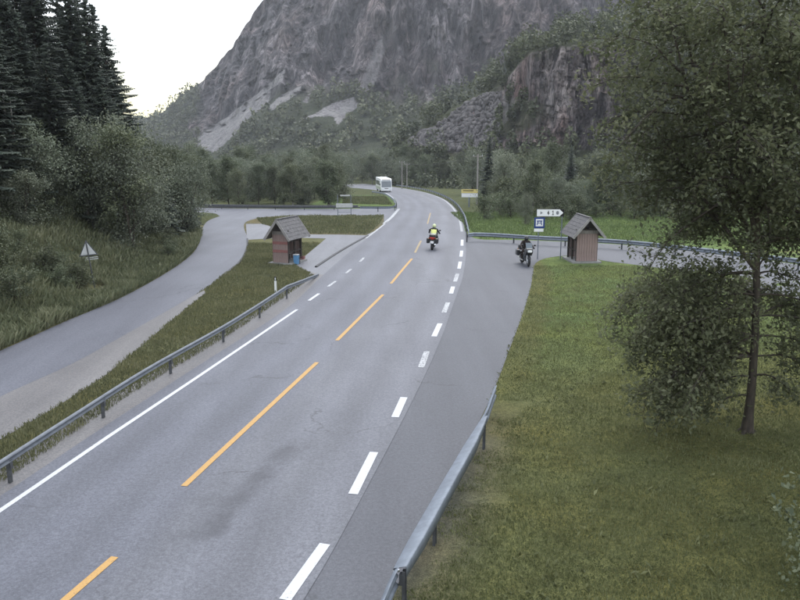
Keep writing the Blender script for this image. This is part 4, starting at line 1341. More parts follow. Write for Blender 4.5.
# ------------------------------------------------------------------ bank shrubs
for i in range(64):
    for _ in range(20):
        y = rr.uniform(24, 62)
        x = float(outer_x(y)) - rr.uniform(1.0, 9.5) ** 1.0
        if rr.random() < 0.35 + (float(outer_x(y)) - x) / 10: break
    s = rr.uniform(0.3, 0.75) + 0.05 * (float(outer_x(y)) - x)
    tree_thing('shrub', BUSH[i % 4], (x, y, gz(x, y) - 0.05), s, rr.uniform(0, 6.28), 'low olive green shrub on the slope of the left bank', 'bush', 'shrubs on the left bank', M['bark'], M['leaf_grey'] if i % 3 else M['leaf_alder'])

# ------------------------------------------------------------------ grass and weeds (nobody could count them)
def blades(name, n, region, hmin, hmax, w, mat, label, cat, seed, lean=0.5, tint=(0.45, 0.22), clump=None):
    rng = np.random.default_rng(seed)
    X, Yv = region(rng, n)
    n = len(X)
    cl = fbm(X * 0.9, Yv * 0.9, seed=seed, oct=3)
    h = rng.uniform(hmin, hmax, n) * (0.45 + 1.1 * cl)
    ww = w * rng.uniform(0.6, 1.4, n)
    a = rng.uniform(0, 6.28, n)
    b = rng.uniform(0, 6.28, n)
    l = rng.uniform(0.1, lean, n) * h
    Zv = ground_z(X, Yv)
    base = np.stack([X, Yv, Zv - 0.01], 1)
    side = np.stack([np.cos(a), np.sin(a), a * 0], 1) * ww[:, None]
    tip = base + np.stack([np.cos(b) * l, np.sin(b) * l, h], 1)
    mid = base + (tip - base) * 0.55 + np.stack([a * 0, a * 0, h * 0.12], 1)
    V = np.stack([base - side * 0.4, mid - side * 0.5, tip, mid + side * 0.5], 1)
    tn = tint[0] + (cl - 0.5) * 1.1 + rng.normal(size=n) * tint[1]
    o = link(name, quad_mesh(name, V, tn), mat)
    return tag(o, label, cat, None, 'stuff')

def lawn_region(rng, n):
    X = rng.uniform(-1.5, 18, n * 3); Yv = 9.5 + 36 * rng.uniform(0, 1, n * 3) ** 1.7
    rx = np.interp(Yv, [p[0] for p in RB], [p[1] for p in RB])
    soil = (Yv < 21) & (fbm(X * 1.4, Yv * 1.4, seed=5) < 0.80 - (X - rx) * 0.36 + rng.normal(size=len(X)) * 0.08)
    k = (X > rx - 0.12 * rng.uniform(size=len(X))) & (X < 0.56 * Yv + 1) & ~soil
    k &= ~in_poly(X + rng.normal(size=len(X)) * 0.07, Yv, bay_poly)
    return X[k][:n], Yv[k][:n]
blades('lawn_grass', 190000, lawn_region, 0.03, 0.085, 0.020, M['grass'], 'short mossy green grass of the right lawn', 'grass', 401)

def tuft_region(rng, n):
    X, Yv = lawn_region(rng, n * 4)
    k = fbm(X * 2.2, Yv * 2.2, seed=77, oct=3) > 0.60
    return X[k][:n], Yv[k][:n]
blades('lawn_weeds', 4000, tuft_region, 0.05, 0.12, 0.055, M['grass'], 'scattered dark broad-leaved weeds growing in the right lawn', 'weeds', 411, lean=1.6, tint=(0.25, 0.25))

T_rail_l = smooth(trace([(-150, 553), (-60, 500), (0, 462), (75, 414), (150, 367), (232, 321), (296, 280), (318, 264.5)], 0.62))
def verge_region(rng, n):
    X = rng.uniform(-16, -1, n * 4); Yv = 12 + 45 * rng.uniform(0, 1, n * 4) ** 1.4
    poly = list(T_lr_inner) + trace([(262, 224), (300, 236), (326, 240), (300, 260), (303, 270)]) + [(p[0] - 0.2, p[1]) for p in T_rail_l[::-1]]
    k = in_poly(X, Yv, poly) & ~in_poly(X, Yv, gravel_poly) & ~in_poly(X, Yv, plat_poly)
    return X[k][:n], Yv[k][:n]
blades('verge_grass', 80000, verge_region, 0.05, 0.17, 0.024, M['verge'], 'dry olive grass between the guard rail and the local road', 'grass', 402)

def bank_region(rng, n):
    Yv = 22 + 44 * rng.uniform(0, 1, n * 2) ** 1.2
    X = outer_x(Yv) - 0.02 - 11.7 * rng.uniform(0, 1, n * 2) ** 1.2
    wx_, wy_ = gp(95, 291)
    k = np.hypot(X - wx_, (Yv - wy_ + 0.6) * 0.7) > 0.75
    return X[k][:n], Yv[k][:n]
blades('bank_weeds', 110000, bank_region, 0.14, 0.55, 0.060, M['weed'], 'rough weeds and dry grass covering the left bank', 'weeds', 403, lean=0.8, tint=(0.42, 0.25))

def meadow_region(rng, n):
    X = rng.uniform(4, 46, n * 3); Yv = rng.uniform(56, 96, n * 3)
    up = np.array(T_side_upper)
    k = Yv > np.interp(X, up[:, 0], up[:, 1]) + 0.4 if up[0, 0] < up[-1, 0] else Yv > 70
    k &= X > 6.3
    return X[k][:n], Yv[k][:n]
M['meadow'] = leaf_mat('meadow_grass', (0.064, 0.098, 0.036), (0.104, 0.152, 0.058), (0.150, 0.20, 0.088), 0.25, 0.0)
blades('meadow_grass', 60000, meadow_region, 0.12, 0.3, 0.06, M['meadow'], 'fresh green grass of the meadow behind the rail', 'grass', 404)

def island_region(rng, n):
    X = rng.uniform(-22, 2, n * 6); Yv = rng.uniform(58, 150, n * 6)
    pl = trace([(256, 218.6), (300, 216.6), (384, 215.8), (380, 224), (368, 234.6), (300, 234), (262, 224.4)])
    pl2 = trace([(342, 204), (345, 192), (372, 193), (386, 197), (392, 205)])
    k = in_poly(X, Yv, pl) | in_poly(X, Yv, pl2)
    return X[k][:n], Yv[k][:n]
blades('island_grass', 30000, island_region, 0.08, 0.3, 0.06, M['verge'], 'dry brownish grass on the junction island', 'grass', 405)

# ------------------------------------------------------------------ guard rails
W_PROF = [(0.0, 0.0), (0.03, 0.02), (0.075, 0.055), (0.075, 0.095), (0.02, 0.135), (0.02, 0.175), (0.075, 0.215), (0.075, 0.255), (0.03, 0.29), (0.0, 0.31)]
def beam_mesh(name, P, side, top, tilt=None, prof=W_PROF, thick=0.006):
    """P: (n,3) ground points; side: +1 profile bulges to the left of travel, -1 right"""
    T = np.gradient(P[:, :2], axis=0); T /= np.linalg.norm(T, axis=1, keepdims=True)
    N = np.stack([-T[:, 1], T[:, 0]], 1) * side
    prf = [(a, b) for a, b in prof] + [(a - thick, b) for a, b in prof[::-1]]
    k = len(prf)
    V = []
    for i, (p, n) in enumerate(zip(P, N)):
        tl = tilt[i] if tilt is not None else 0.0
        c, s = math.cos(tl), math.sin(tl)
        tp = top[i] if hasattr(top, '__len__') else top
        for a, b in prf:
            b2 = b - 0.31
            aa = a * c + b2 * s          # tilt about the top edge, bottom edge swings towards the traffic when tilt < 0
            bb = -a * s * -1 + b2 * c
            V.append((p[0] + n[0] * aa, p[1] + n[1] * aa, p[2] + tp + bb))
    i = np.arange(len(P) - 1)[:, None] * k; j = np.arange(k)[None, :]
    Fk = np.stack([i + j, i + (j + 1) % k, i + k + (j + 1) % k, i + k + j], -1).reshape(-1, 4)
    return np_mesh(name, np.array(V), Fk)

POST = None
def post_mesh(h=0.62):
    b = MB()
    b.prism([(-0.05, -0.028), (0.05, -0.028), (0.05, 0.028), (0.042, 0.028), (0.042, -0.02), (-0.042, -0.02), (-0.042, 0.028), (-0.05, 0.028)], 'z', -0.12, h)
    b.box((0, -0.05, h - 0.16), (0.09, 0.05, 0.2))
    bm = b.bm
    bmesh.ops.recalc_face_normals(bm, faces=list(bm.faces))
    me = bpy.data.meshes.new('rail_post'); bm.to_mesh(me); bm.free()
    me.materials.append(M['galv_dark'])
    return me
POST = post_mesh()

def guard_rail(label, pts, side, top=0.68, step=4.0, back=0.09, end_drop=(0, 0), lift=0.0, mat=None, prof=W_PROF):
    P2 = resample(pts, step=0.8)
    n = len(P2)
    zz = _g(P2[:, 1]) + lift
    P = np.stack([P2[:, 0], P2[:, 1], zz], 1)
    tp = np.full(n, top)
    for e_, m_ in ((0, 1), (1, -1)):
        if end_drop[e_]:
            kk = min(8, n - 1)
            for q in range(kk):
                i = q if e_ == 0 else n - 1 - q
                tp[i] = 0.12 + (top - 0.12) * q / kk
    root = empty('guard_rail', (0, 0, 0))
    tag(root, label, 'guard rail')
    per = max(1, int(round(step / 0.8)))
    T = np.gradient(P2, axis=0); T /= np.linalg.norm(T, axis=1, keepdims=True)
    for i in range(0, n - 1, per):
        j = min(i + per, n - 1)
        if j - i < 1: continue
        seg = P[i:j + 1]
        link('rail_beam', beam_mesh('rail_beam', seg if len(seg) > 1 else P[i:i + 2], side, tp[i:j + 1], None, prof), mat or M['galv'], root)
        if tp[i] > 0.45:
            nrm = np.array([-T[i, 1], T[i, 0]]) * side
            po = link('post', POST, None, root)
            po.location = (P[i, 0] - nrm[0] * back, P[i, 1] - nrm[1] * back, P[i, 2] - (0.68 - top))
            po.rotation_euler = (0, 0, math.atan2(nrm[1], nrm[0]) + math.pi / 2)
    return root

guard_rail('long steel guard rail between the main road and the left verge', T_rail_l, -1, 0.66, 4.0, 0.02, (0, 1), prof=[(a * 0.8, 0.31 - (0.31 - b) * 0.62) for a, b in W_PROF], mat=M['galv_mid'])
T_rail_r = smooth(trace([(468, 233.5), (474, 232.8), (495, 233.4), (540, 236.2), (605, 239), (650, 242.5), (720, 250), (800, 259), (900, 273)], 0.66))
guard_rail('steel guard rail along the side road in front of the meadow', T_rail_r, -1, 0.68, 4.0)
T_rail_b = smooth(trace([(396, 184.6), (410, 186.2), (428, 189.6), (444, 195), (455, 201.6), (463, 212), (466.5, 222), (468.5, 231)], 0.66))
guard_rail('curved steel guard rail on the outside of the road bend', T_rail_b, 1, 0.68, 4.0)
T_rail_c = smooth(trace([(372, 191), (384, 193), (392, 197.5), (396, 202.5), (393, 206), (380, 206.6), (360, 206.4)], 0.66))
guard_rail('short curved guard rail round the inner corner of the junction', T_rail_c, -1, 0.68, 4.0)
T_rail_d = smooth(trace([(196, 204.5), (250, 205.4), (300, 205.8), (358, 205.6)], 0.55))
guard_rail('low dark guard rail along the far edge of the crossing road', T_rail_d, -1, 0.62, 4.0, mat=M['galv_dark'])

# near rail on the right: W-beam ends, and a broad tilted cover plate in the middle
Pn = np.array(smooth(trace([(352, 655), (383, 602), (399, 567), (441, 492), (484, 417), (492, 397), (497, 383)], 0.66)))
Pn = resample(Pn, step=0.25)
near = empty('guard_rail', (0, 0, 0))
tag(near, 'broad pale steel guard rail between the bus bay and the right lawn', 'guard rail')
pxn, pyn = to_px(np.stack([Pn[:, 0], Pn[:, 1], Pn[:, 1] * 0 + 0.66], 1))
P3 = np.stack([Pn[:, 0], Pn[:, 1], Pn[:, 1] * 0], 1)
i_a = int(np.argmin(np.abs(pyn - 564))); i_b = int(np.argmin(np.abs(pyn - 417)))
link('rail_beam', beam_mesh('rail_beam', P3[:i_a + 1], 1, 0.66), M['galv'], near)
link('rail_beam', beam_mesh('rail_beam', P3[i_b:], 1, np.linspace(0.66, 0.60, len(P3) - i_b)), M['galv'], near)
flat = [(0.0, 0.0), (0.012, 0.02), (0.016, 0.155), (0.012, 0.29), (0.0, 0.31)]
def plate_mesh(P):
    T = np.gradient(P[:, :2], axis=0); T /= np.linalg.norm(T, axis=1, keepdims=True)
    N = np.stack([-T[:, 1], T[:, 0]], 1)
    prof = [(0.10, -0.12), (0.115, -0.10), (0.118, -0.055), (0.108, -0.042), (-0.06, 0.015), (-0.145, 0.04), (-0.16, 0.025), (-0.16, -0.20), (-0.15, -0.20), (-0.15, 0.015), (-0.13, 0.028), (-0.06, 0.005), (0.098, -0.05), (0.105, -0.055), (0.105, -0.10), (0.095, -0.115)]
    k = len(prof)
    m_ = len(P)
    ws = [0.5 + 0.5 * min(1.0, (m_ - 1 - i) / 7.0, ) if i > m_ / 2 else 0.8 + 0.2 * min(1.0, i / 4.0) for i in range(m_)]
    V = [(p[0] + n[0] * a * q, p[1] + n[1] * a * q, 0.66 + b * q) for p, n, q in zip(P, N, ws) for a, b in prof]
    i = np.arange(len(P) - 1)[:, None] * k; j = np.arange(k)[None, :]
    Fk = np.stack([i + j, i + (j + 1) % k, i + k + (j + 1) % k, i + k + j], -1).reshape(-1, 4)
    caps = []
    return np_mesh('cover_plate', np.array(V), Fk)
pl = link('cover_plate', plate_mesh(P3[i_a:i_b + 1]), M['galv'], near)
pl['label'] = 'wide flat steel cover over the middle of the rail'
for q in (int(i_a * 0.55), i_a, (i_a + i_b) // 2 - 6, i_b - 2):
    t = P3[min(q + 1, len(P3) - 1)] - P3[q]; t /= np.linalg.norm(t)
    nrm = np.array([-t[1], t[0]])
    po = link('post', POST, None, near)
    po.location = (P3[q, 0] - nrm[0] * 0.09, P3[q, 1] - nrm[1] * 0.09, 0)
    po.rotation_euler = (0, 0, math.atan2(nrm[1], nrm[0]) + math.pi / 2)
for q in (i_a, i_a + 1):
    t = P3[q + 1] - P3[q]; t /= np.linalg.norm(t)
    for zz in (0.44, 0.56):
        link('bolt', bpy.data.meshes.get('rail_bolt') or (lambda b: (b.cyl((0, 0, -0.02), (0, 0, 0.02), 0.02, n=8), (lambda me: (b.bm.to_mesh(me), b.bm.free(), me)[-1])(bpy.data.meshes.new('rail_bolt')))[-1])(MB()), M['chrome'], near).location = (P3[q, 0] - t[1] * 0.08, P3[q, 1] + t[0] * 0.08, zz)

# ------------------------------------------------------------------ timber bus shelters
def shelter(label, loc, rz, W, L, open_side, H=1.95, rise=0.72, bands=True):
    """gable end faces local -Y; ridge runs along +Y; open_side +1: right side open, -1: left side open"""
    root = empty('bus_shelter', loc, rz)
    tag(root, label, 'bus shelter')
    MB().box((0, L / 2, 0.04), (W + 0.5, L + 0.4, 0.14)).build('base_slab', M['conc'], root)
    # corner posts
    for sx in (-1, 1):
        for y in (0.05, L - 0.05):
            MB().box((sx * (W / 2 - 0.05), y, H / 2 + 0.08), (0.1, 0.1, H)).build('corner_post', M['timber_dark'], root)
    # vertical planks on the front gable, back gable and the closed side
    nb = 8
    bw = (W - 0.04) / nb
    pm = None
    def plank(loc_, rz_=0.0, w_=bw, h_=H - 0.06):
        key = 'plank_%d_%d' % (int(w_ * 1000), int(h_ * 1000))
        me_ = bpy.data.meshes.get(key)
        if me_ is None:
            b = MB(); b.box((0, 0, h_ / 2), (w_ - 0.012, 0.026, h_), bevel=0.004)
            me_ = bpy.data.meshes.new(key); b.bm.to_mesh(me_); b.bm.free(); me_.materials.append(M['plank'])
        o = link('plank', me_, None, root)
        o.location = loc_; o.rotation_euler = (0, 0, rz_)
        return o
    for k in range(nb):
        x = -W / 2 + 0.02 + bw * (k + 0.5)
        plank((x, -0.016 + rr.uniform(-0.004, 0.004), 0.12))
        plank((x, L + 0.016, 0.12))
    ns = max(6, int(L / 0.15))
    sw = L / ns
    for k in range(ns):
        plank((-open_side * (W / 2 + 0.016), sw * (k + 0.5), 0.12), math.pi / 2, sw)
    if bands:
        for z in (0.82, 1.32):
            MB().box((0, -0.040, z), (W - 0.02, 0.02, 0.17)).build('red_rail', M['red_band'], root)
    MB().box((0, -0.042, H - 0.03), (W + 0.02, 0.03, 0.2)).build('header_board', M['plank_grey'], root)
    for z in (0.75, 1.4):
        MB().box((open_side * (W / 2 - 0.05), L / 2, z), (0.05, L - 0.2, 0.07)).build('side_rail', M['timber_dark'], root)
    MB().box((open_side * (W / 2 - 0.05), L * 0.5, H / 2 + 0.08), (0.09, 0.09, H)).build('middle_post', M['timber_dark'], root)
    MB().box((-open_side * (W / 2 - 0.24), L / 2, 0.5), (0.36, L - 0.25, 0.05)).box((-open_side * (W / 2 - 0.24), 0.3, 0.29), (0.3, 0.05, 0.38)).box((-open_side * (W / 2 - 0.24), L - 0.3, 0.29), (0.3, 0.05, 0.38)).build('bench', M['plank_grey'], root)
    # tie beam and roof
    ov, oy = 0.34, 0.42
    half = W / 2 + ov
    zr = H + rise
    sl = rise / (W / 2)
    ze = H + 0.06 - sl * ov
    ang = math.atan2(zr + 0.06 - ze, half)
    ln = math.hypot(half, zr + 0.06 - ze)
    MB().box((0, 0.02, H + 0.10), (W + 0.1, 0.09, 0.09)).build('tie_beam', M['timber_dark'], root)
    for sx in (-1, 1):
        roof = MB().box((sx * half / 2, L / 2, (ze + zr + 0.06) / 2), (ln, L + 2 * oy, 0.04), ry=sx * ang).build('roof_slope', M['plank_grey'], root)
        rows_ = 6
        for q in range(rows_):
            t = (q + 0.5) / rows_
            cx, cz = sx * half * (1 - t), ze + (zr + 0.06 - ze) * t
            MB().box((cx + sx * math.sin(ang) * 0.035, L / 2, cz + math.cos(ang) * 0.035), (ln / rows_ + 0.035, L + 2 * oy + 0.02, 0.018), ry=sx * (ang - 0.05)).build('shingle_course', M['shingle'], roof)
        for y in (-oy - 0.015, L + oy + 0.015):
            MB().box((sx * half / 2, y, (ze + zr + 0.06) / 2 - 0.02), (ln + 0.03, 0.032, 0.15), ry=sx * ang).build('bargeboard', M['barge'], root)
    MB().box((0, L / 2, zr + 0.12), (0.16, L + 2 * oy + 0.06, 0.04), bevel=0.01).build('ridge_cap', M['shingle'], root)
    return root

sx_, sy_ = gp(281, 264.5)
shelter('timber bus shelter with red bands beside the left verge', (sx_, sy_, gz(sx_, sy_)), R(-21), 1.05, 1.75, 1)
ax, ay = gp(586, 263)
shelter('reddish timber bus shelter beside the arrow direction sign', (ax, ay, gz(ax, ay)), R(4), 1.32, 1.9, -1, 1.95, 0.78, bands=False)

# litter bin inside the left shelter's open side
lx, ly = gp(296.5, 264.2)
b = empty('litter_bin', (lx, ly, gz(lx, ly)), R(-20))
b.scale = (0.72, 0.72, 0.78)
tag(b, 'blue litter bin at the open side of the left shelter', 'bin')
MB().prism([(-0.17, 0.02), (0.17, 0.02), (0.21, 0.72), (-0.21, 0.72)], 'y', -0.18, 0.18).build('bin_body', M['blue_bin'], b, bevel=0.015)
MB().box((0, 0, 0.76), (0.46, 0.42, 0.06), bevel=0.015).build('bin_lid', M['white_dirty'], b)
MB().box((0.30, 0.05, 0.42), (0.05, 0.05, 0.84)).box((0.27, 0.05, 0.5), (0.12, 0.04, 0.04)).build('bin_post', M['galv_dark'], b)
# red-orange crate by the bin
cx_, cy_ = gp(301.5, 261)
c = empty('crate', (cx_, cy_, gz(cx_, cy_) + 0.02), R(-15))
tag(c, 'small red crate next to the blue bin', 'crate')
cb = MB()
for sx in (-1, 1):
    cb.box((sx * 0.19, 0, 0.16), (0.02, 0.28, 0.26)); cb.box((0, sx * 0.14, 0.16), (0.36, 0.02, 0.26))
cb.box((0, 0, 0.035), (0.38, 0.28, 0.03)).build('crate_body', M['red_band'], c)
MB().box((0, -0.155, 0.24), (0.2, 0.012, 0.05)).build('crate_handle', M['black'], c)

# ------------------------------------------------------------------ delineator post
dx, dy = gp(276, 293)
d = empty('delineator_post', (dx, dy, gz(dx, dy)), R(-15))
tag(d, 'small white delineator post with black cap behind the left rail', 'road marker')
MB().prism([(-0.06, -0.03), (0.06, -0.03), (0.0, 0.045)], 'z', -0.05, 0.62).build('post', M['white'], d)
MB().prism([(-0.062, -0.032), (0.062, -0.032), (0.0, 0.047)], 'z', 0.62, 0.82).build('black_cap', M['black'], d)
MB().box((0, -0.036, 0.71), (0.05, 0.006, 0.12)).build('reflector', M['white'], d)

# ------------------------------------------------------------------ signs
def slab(mb, prof, y0, y1):
    return mb.prism(prof, 'y', y0, y1)

# triangular warning sign on the left bank, seen from behind
wx, wy = gp(95, 291)
w = empty('warning_sign', (wx, wy, gz(wx, wy)), R(6))
w.rotation_euler = (0, R(-6), R(8))
tag(w, 'leaning triangular warning sign standing on the left bank', 'road sign')
MB().cyl((0, 0, -0.3), (0, 0, 2.35), 0.03, n=10).build('pole', M['galv_dark'], w)
def tri(s, z): return [(-s / 2, z), (s / 2, z), (0, z + s * 0.87)]
slab(MB(), tri(0.92, 1.62), 0.035, 0.045).build('sign_rim', M['galv_dark'], w)
slab(MB(), tri(0.74, 1.68), 0.020, 0.034).build('sign_plate', M['white_dirty'], w)
MB().box((0, 0.012, 1.95), (0.07, 0.012, 0.5)).build('back_rib', M['galv_dark'], w)
for z in (1.44, 1.53):
    MB().box((0.12, 0.03, z), (0.62, 0.014, 0.035)).build('under_slat', M['white_dirty'], w)

# arrow direction sign, blue service sign, on two poles
p1 = gp(537.5, 259); p2 = gp(561, 259.5)
s = empty('direction_sign', (p1[0], p1[1], gz(*p1)), 0)
tag(s, 'white arrow direction sign with a blue service sign below it', 'road sign')
Wd = p2[0] - p1[0]
top = 3.18
for xx in (0.0, Wd):
    MB().cyl((xx, 0, -0.2), (xx, 0, top - 0.02), 0.032, n=10).build('pole', M['galv'], s)
h_ = 0.46
z0 = top - h_
xl, xr = -0.16, Wd - 0.12
slab(MB(), [(xl, z0), (xr + 0.22, z0), (xr + 0.22, z0 + h_), (xl, z0 + h_)], -0.052, -0.036).build('sign_back', M['black'], s)
ap = slab(MB(), [(xl + 0.01, z0 + 0.012), (xr - 0.06, z0 + 0.012), (xr + 0.17, z0 + h_ / 2), (xr - 0.06, z0 + h_ - 0.012), (xl + 0.01, z0 + h_ - 0.012)], -0.062, -0.053).build('arrow_plate', M['white'], s)
def mark(prof, mat, nm): slab(MB(), prof, -0.067, -0.063).build(nm, mat, s)
zc = z0 + h_ / 2
mark([(0.06, zc - 0.10), (0.06, zc + 0.10), (0.22, zc)], M['grey_mark'], 'symbol')
mark([(0.50, zc - 0.02), (0.57, zc + 0.14), (0.60, zc + 0.14), (0.60, zc + 0.0), (0.64, zc + 0.0), (0.64, zc - 0.05), (0.60, zc - 0.05), (0.60, zc - 0.14), (0.555, zc - 0.14), (0.555, zc - 0.05), (0.50, zc - 0.05)], M['black'], 'numeral')
mark([(0.80, zc - 0.14), (0.92, zc - 0.14), (0.92, zc - 0.10), (0.885, zc - 0.10), (0.885, zc + 0.14), (0.845, zc + 0.14), (0.80, zc + 0.09), (0.80, zc + 0.06), (0.84, zc + 0.08), (0.84, zc - 0.10), (0.80, zc - 0.10)], M['black'], 'numeral')
mark([(1.06, zc - 0.05), (1.10, zc - 0.11), (1.19, zc - 0.11), (1.23, zc - 0.05), (1.23, zc + 0.06), (1.19, zc + 0.11), (1.10, zc + 0.11), (1.06, zc + 0.06)], M['grey_mark'], 'symbol')
# blue sign with a table pictogram, white plate below
bz = z0 - 0.74
bxl, bxr = -0.30, 0.36
slab(MB(), [(bxl, bz), (bxr, bz), (bxr, bz + 0.68), (bxl, bz + 0.68)], -0.058, -0.044).build('blue_plate', M['blue'], s)
slab(MB(), [(bxl + 0.10, bz + 0.12), (bxr - 0.10, bz + 0.12), (bxr - 0.10, bz + 0.58), (bxl + 0.10, bz + 0.58)], -0.064, -0.059).build('white_field', M['white'], s)
xm = (bxl + bxr) / 2
for q, prof in enumerate([[(xm - 0.17, bz + 0.42), (xm + 0.17, bz + 0.42), (xm + 0.17, bz + 0.49), (xm - 0.17, bz + 0.49)], [(xm - 0.17, bz + 0.20), (xm - 0.11, bz + 0.20), (xm - 0.07, bz + 0.42), (xm - 0.13, bz + 0.42)], [(xm + 0.17, bz + 0.20), (xm + 0.13, bz + 0.42), (xm + 0.07, bz + 0.42), (xm + 0.11, bz + 0.20)], [(xm - 0.10, bz + 0.31), (xm + 0.10, bz + 0.31), (xm + 0.10, bz + 0.35), (xm - 0.10, bz + 0.35)]]):
    slab(MB(), prof, -0.070, -0.065).build('pictogram', M['blue'], s)
slab(MB(), [(bxl, bz - 0.22), (bxr - 0.06, bz - 0.22), (bxr - 0.06, bz - 0.03), (bxl, bz - 0.03)], -0.058, -0.044).build('white_plate', M['white'], s)

# yellow and white direction sign beyond the bend
yx, yy = gp(469, 207)
ys_ = empty('direction_sign', (yx, yy, gz(yx, yy)), R(-4))
tag(ys_, 'yellow and white direction sign beside the tall wooden pole', 'road sign')
MB().cyl((0, 0, -0.3), (0, 0, 2.6), 0.11, n=10).build('pole', M['galv'], ys_)
MB().box((0.05, -0.13, 2.27), (2.35, 0.03, 0.54)).build('yellow_board', M['yellow_sign'], ys_)
MB().box((-0.15, -0.152, 2.34), (1.5, 0.008, 0.11)).build('lettering', M['black'], ys_)
MB().box((0.05, -0.13, 1.68), (2.3, 0.03, 0.56)).build('white_board', M['white'], ys_)

# grey board on two posts on the junction island
bx1, by1 = gp(344.5, 217)
gb = empty('notice_board', (bx1, by1, gz(bx1, by1)), R(5))
tag(gb, 'pale grey board on two slim posts on the junction island', 'sign')
for xx in (-0.75, 0.75):
    MB().cyl((xx, 0, -0.3), (xx, 0, 2.5), 0.04, n=8).build('pole', M['galv'], gb)
MB().box((0, -0.06, 1.32), (1.9, 0.03, 0.46)).build('board', M['white_dirty'], gb)
MB().box((0.1, -0.06, 2.45), (1.1, 0.03, 0.16)).build('top_plate', M['white_dirty'], gb)
MB().box((0, -0.05, 0.55), (1.5, 0.04, 0.05)).build('cross_rail', M['galv'], gb)

# ------------------------------------------------------------------ power line
def pole(px, pyb, pyt, Yd, label):
    x, y, zt = at_depth(px, pyt, Yd)
    zb = gz(x, y)
    e = empty('utility_pole', (x, y, zb), 0)
    tag(e, label, 'utility pole', 'wooden utility poles')
    h = zt - zb
    MB().cyl((0, 0, -0.5), (0, 0, h), 0.15, 0.10, 10).build('pole_shaft', M['pole_wood'], e)
    MB().box((0, 0, h - 0.35), (1.5, 0.1, 0.1)).build('cross_arm', M['pole_wood'], e)
    for q in (-0.65, 0, 0.65):
        MB().cyl((q, 0, h - 0.3), (q, 0, h - 0.08), 0.04, n=8).build('insulator', M['white_dirty'], e)
    return (x, y, zt)
q1 = pole(478, 204, 154, 116, 'tall weathered wooden utility pole behind the yellow sign')
q2 = pole(402, 184, 161, 205, 'distant wooden utility pole near the white bus')
q3 = pole(407, 184, 163, 212, 'distant wooden utility pole near the white bus')
q4 = (-95, 200, 24)
def wire(a, b, label, sag=1.2):
    P = []
    for k in range(21):
        t = k / 20
        P.append([a[i] + (b[i] - a[i]) * t for i in range(3)])
        P[-1][2] -= sag * 4 * t * (1 - t) + 0.1
    o = MB().tube(P, 0.022, 4).build('power_wire', M['wire'])
    tag(o, label, 'wire')
wire(q1, q2, 'thin dark wire strung between the wooden utility poles')
wire(q3, at_depth(130, 127, 330), 'thin dark wire crossing before the mountain slope', 2.5)

# ------------------------------------------------------------------ bus
def bus():
    bx, by = gp(386.5, 192.4)
    W, L, H = 2.5, 9.5, 3.05
    e = empty('bus', (bx, by, gz(bx, by) + 0.02), R(9))       # local -Y is the front
    tag(e, 'white coach coming round the bend towards the junction', 'bus')
    b = MB()
    prof = [(-0.0, 0.36), (0.0, 1.0), (0.10, 1.35), (0.42, H - 0.25), (0.75, H), (L, H), (L, 0.36)]
    b.prism(prof, 'x', -W / 2, W / 2)
    body = b.build('body', M['bus_white'], e, bevel=0.05)
    ws = MB()
    bm = ws.bm
    vs = [bm.verts.new(v) for v in [(-W / 2 + 0.13, 0.075, 1.12), (W / 2 - 0.13, 0.075, 1.12), (W / 2 - 0.16, 0.375, H - 0.50), (-W / 2 + 0.16, 0.375, H - 0.50)]]
    f = bm.faces.new(vs)
    r = bmesh.ops.extrude_face_region(bm, geom=[f])
    for v in r['geom']:
        if isinstance(v, bmesh.types.BMVert): v.co.y -= 0.06
    ws.build('windscreen', M['glass_dark'], e)
    MB().box((0, 0.45, H - 0.30), (1.9, 0.1, 0.22)).build('destination_panel', M['black'], e)
    for sx in (-1, 1):
        MB().box((sx * 0.9, -0.03, 0.74), (0.42, 0.06, 0.20), bevel=0.02).build('headlight', M['lamp_glass'], e)
        MB().tube([(sx * 1.2, 0.5, H - 0.3), (sx * 1.45, 0.05, H - 0.35), (sx * 1.46, -0.02, H - 0.6)], 0.03, 6).box((sx * 1.46, 0.0, H - 0.85), (0.2, 0.12, 0.45), bevel=0.02).build('wing_mirror', M['black'] if sx > 0 else M['bus_white'], e)
        for yy in (2.2, 7.0):
            wh = MB().cyl((sx * (W / 2 - 0.28), yy, 0.5), (sx * (W / 2 + 0.01), yy, 0.5), 0.5, n=20).build('wheel', M['rubber'], e)
            MB().cyl((sx * (W / 2 - 0.02), yy, 0.5), (sx * (W / 2 + 0.03), yy, 0.5), 0.28, n=16).build('rim', M['galv'], wh)
        for k in range(5):
            MB().box((sx * (W / 2 + 0.006), 1.75 + k * 1.6, 1.95), (0.03, 1.48, 0.95)).build('side_window', M['glass_dark'], e)
        MB().box((sx * (W / 2 + 0.008), 4.9, 0.85), (0.02, 8.4, 0.6)).build('side_panel', M['bus_green'], e)
    MB().box((0, -0.04, 0.46), (2.42, 0.12, 0.24), bevel=0.03).build('bumper', M['bus_white'], e)
    MB().box((0, -0.03, 0.86), (0.9, 0.05, 0.12)).build('grille', M['black'], e)
    for sx in (-0.35, 0.35):
        MB().tube([(sx - 0.3, 0.03, 1.18), (sx + 0.15, 0.06, 1.3)], 0.015, 4).build('wiper', M['black'], e)
    MB().box((0, 5.2, H + 0.09), (1.6, 2.4, 0.2), bevel=0.04).build('roof_unit', M['bus_white'], e)
    MB().box((0, 0.7, 0.34), (2.2, 0.8, 0.2)).build('underside', M['black'], e)
bus()

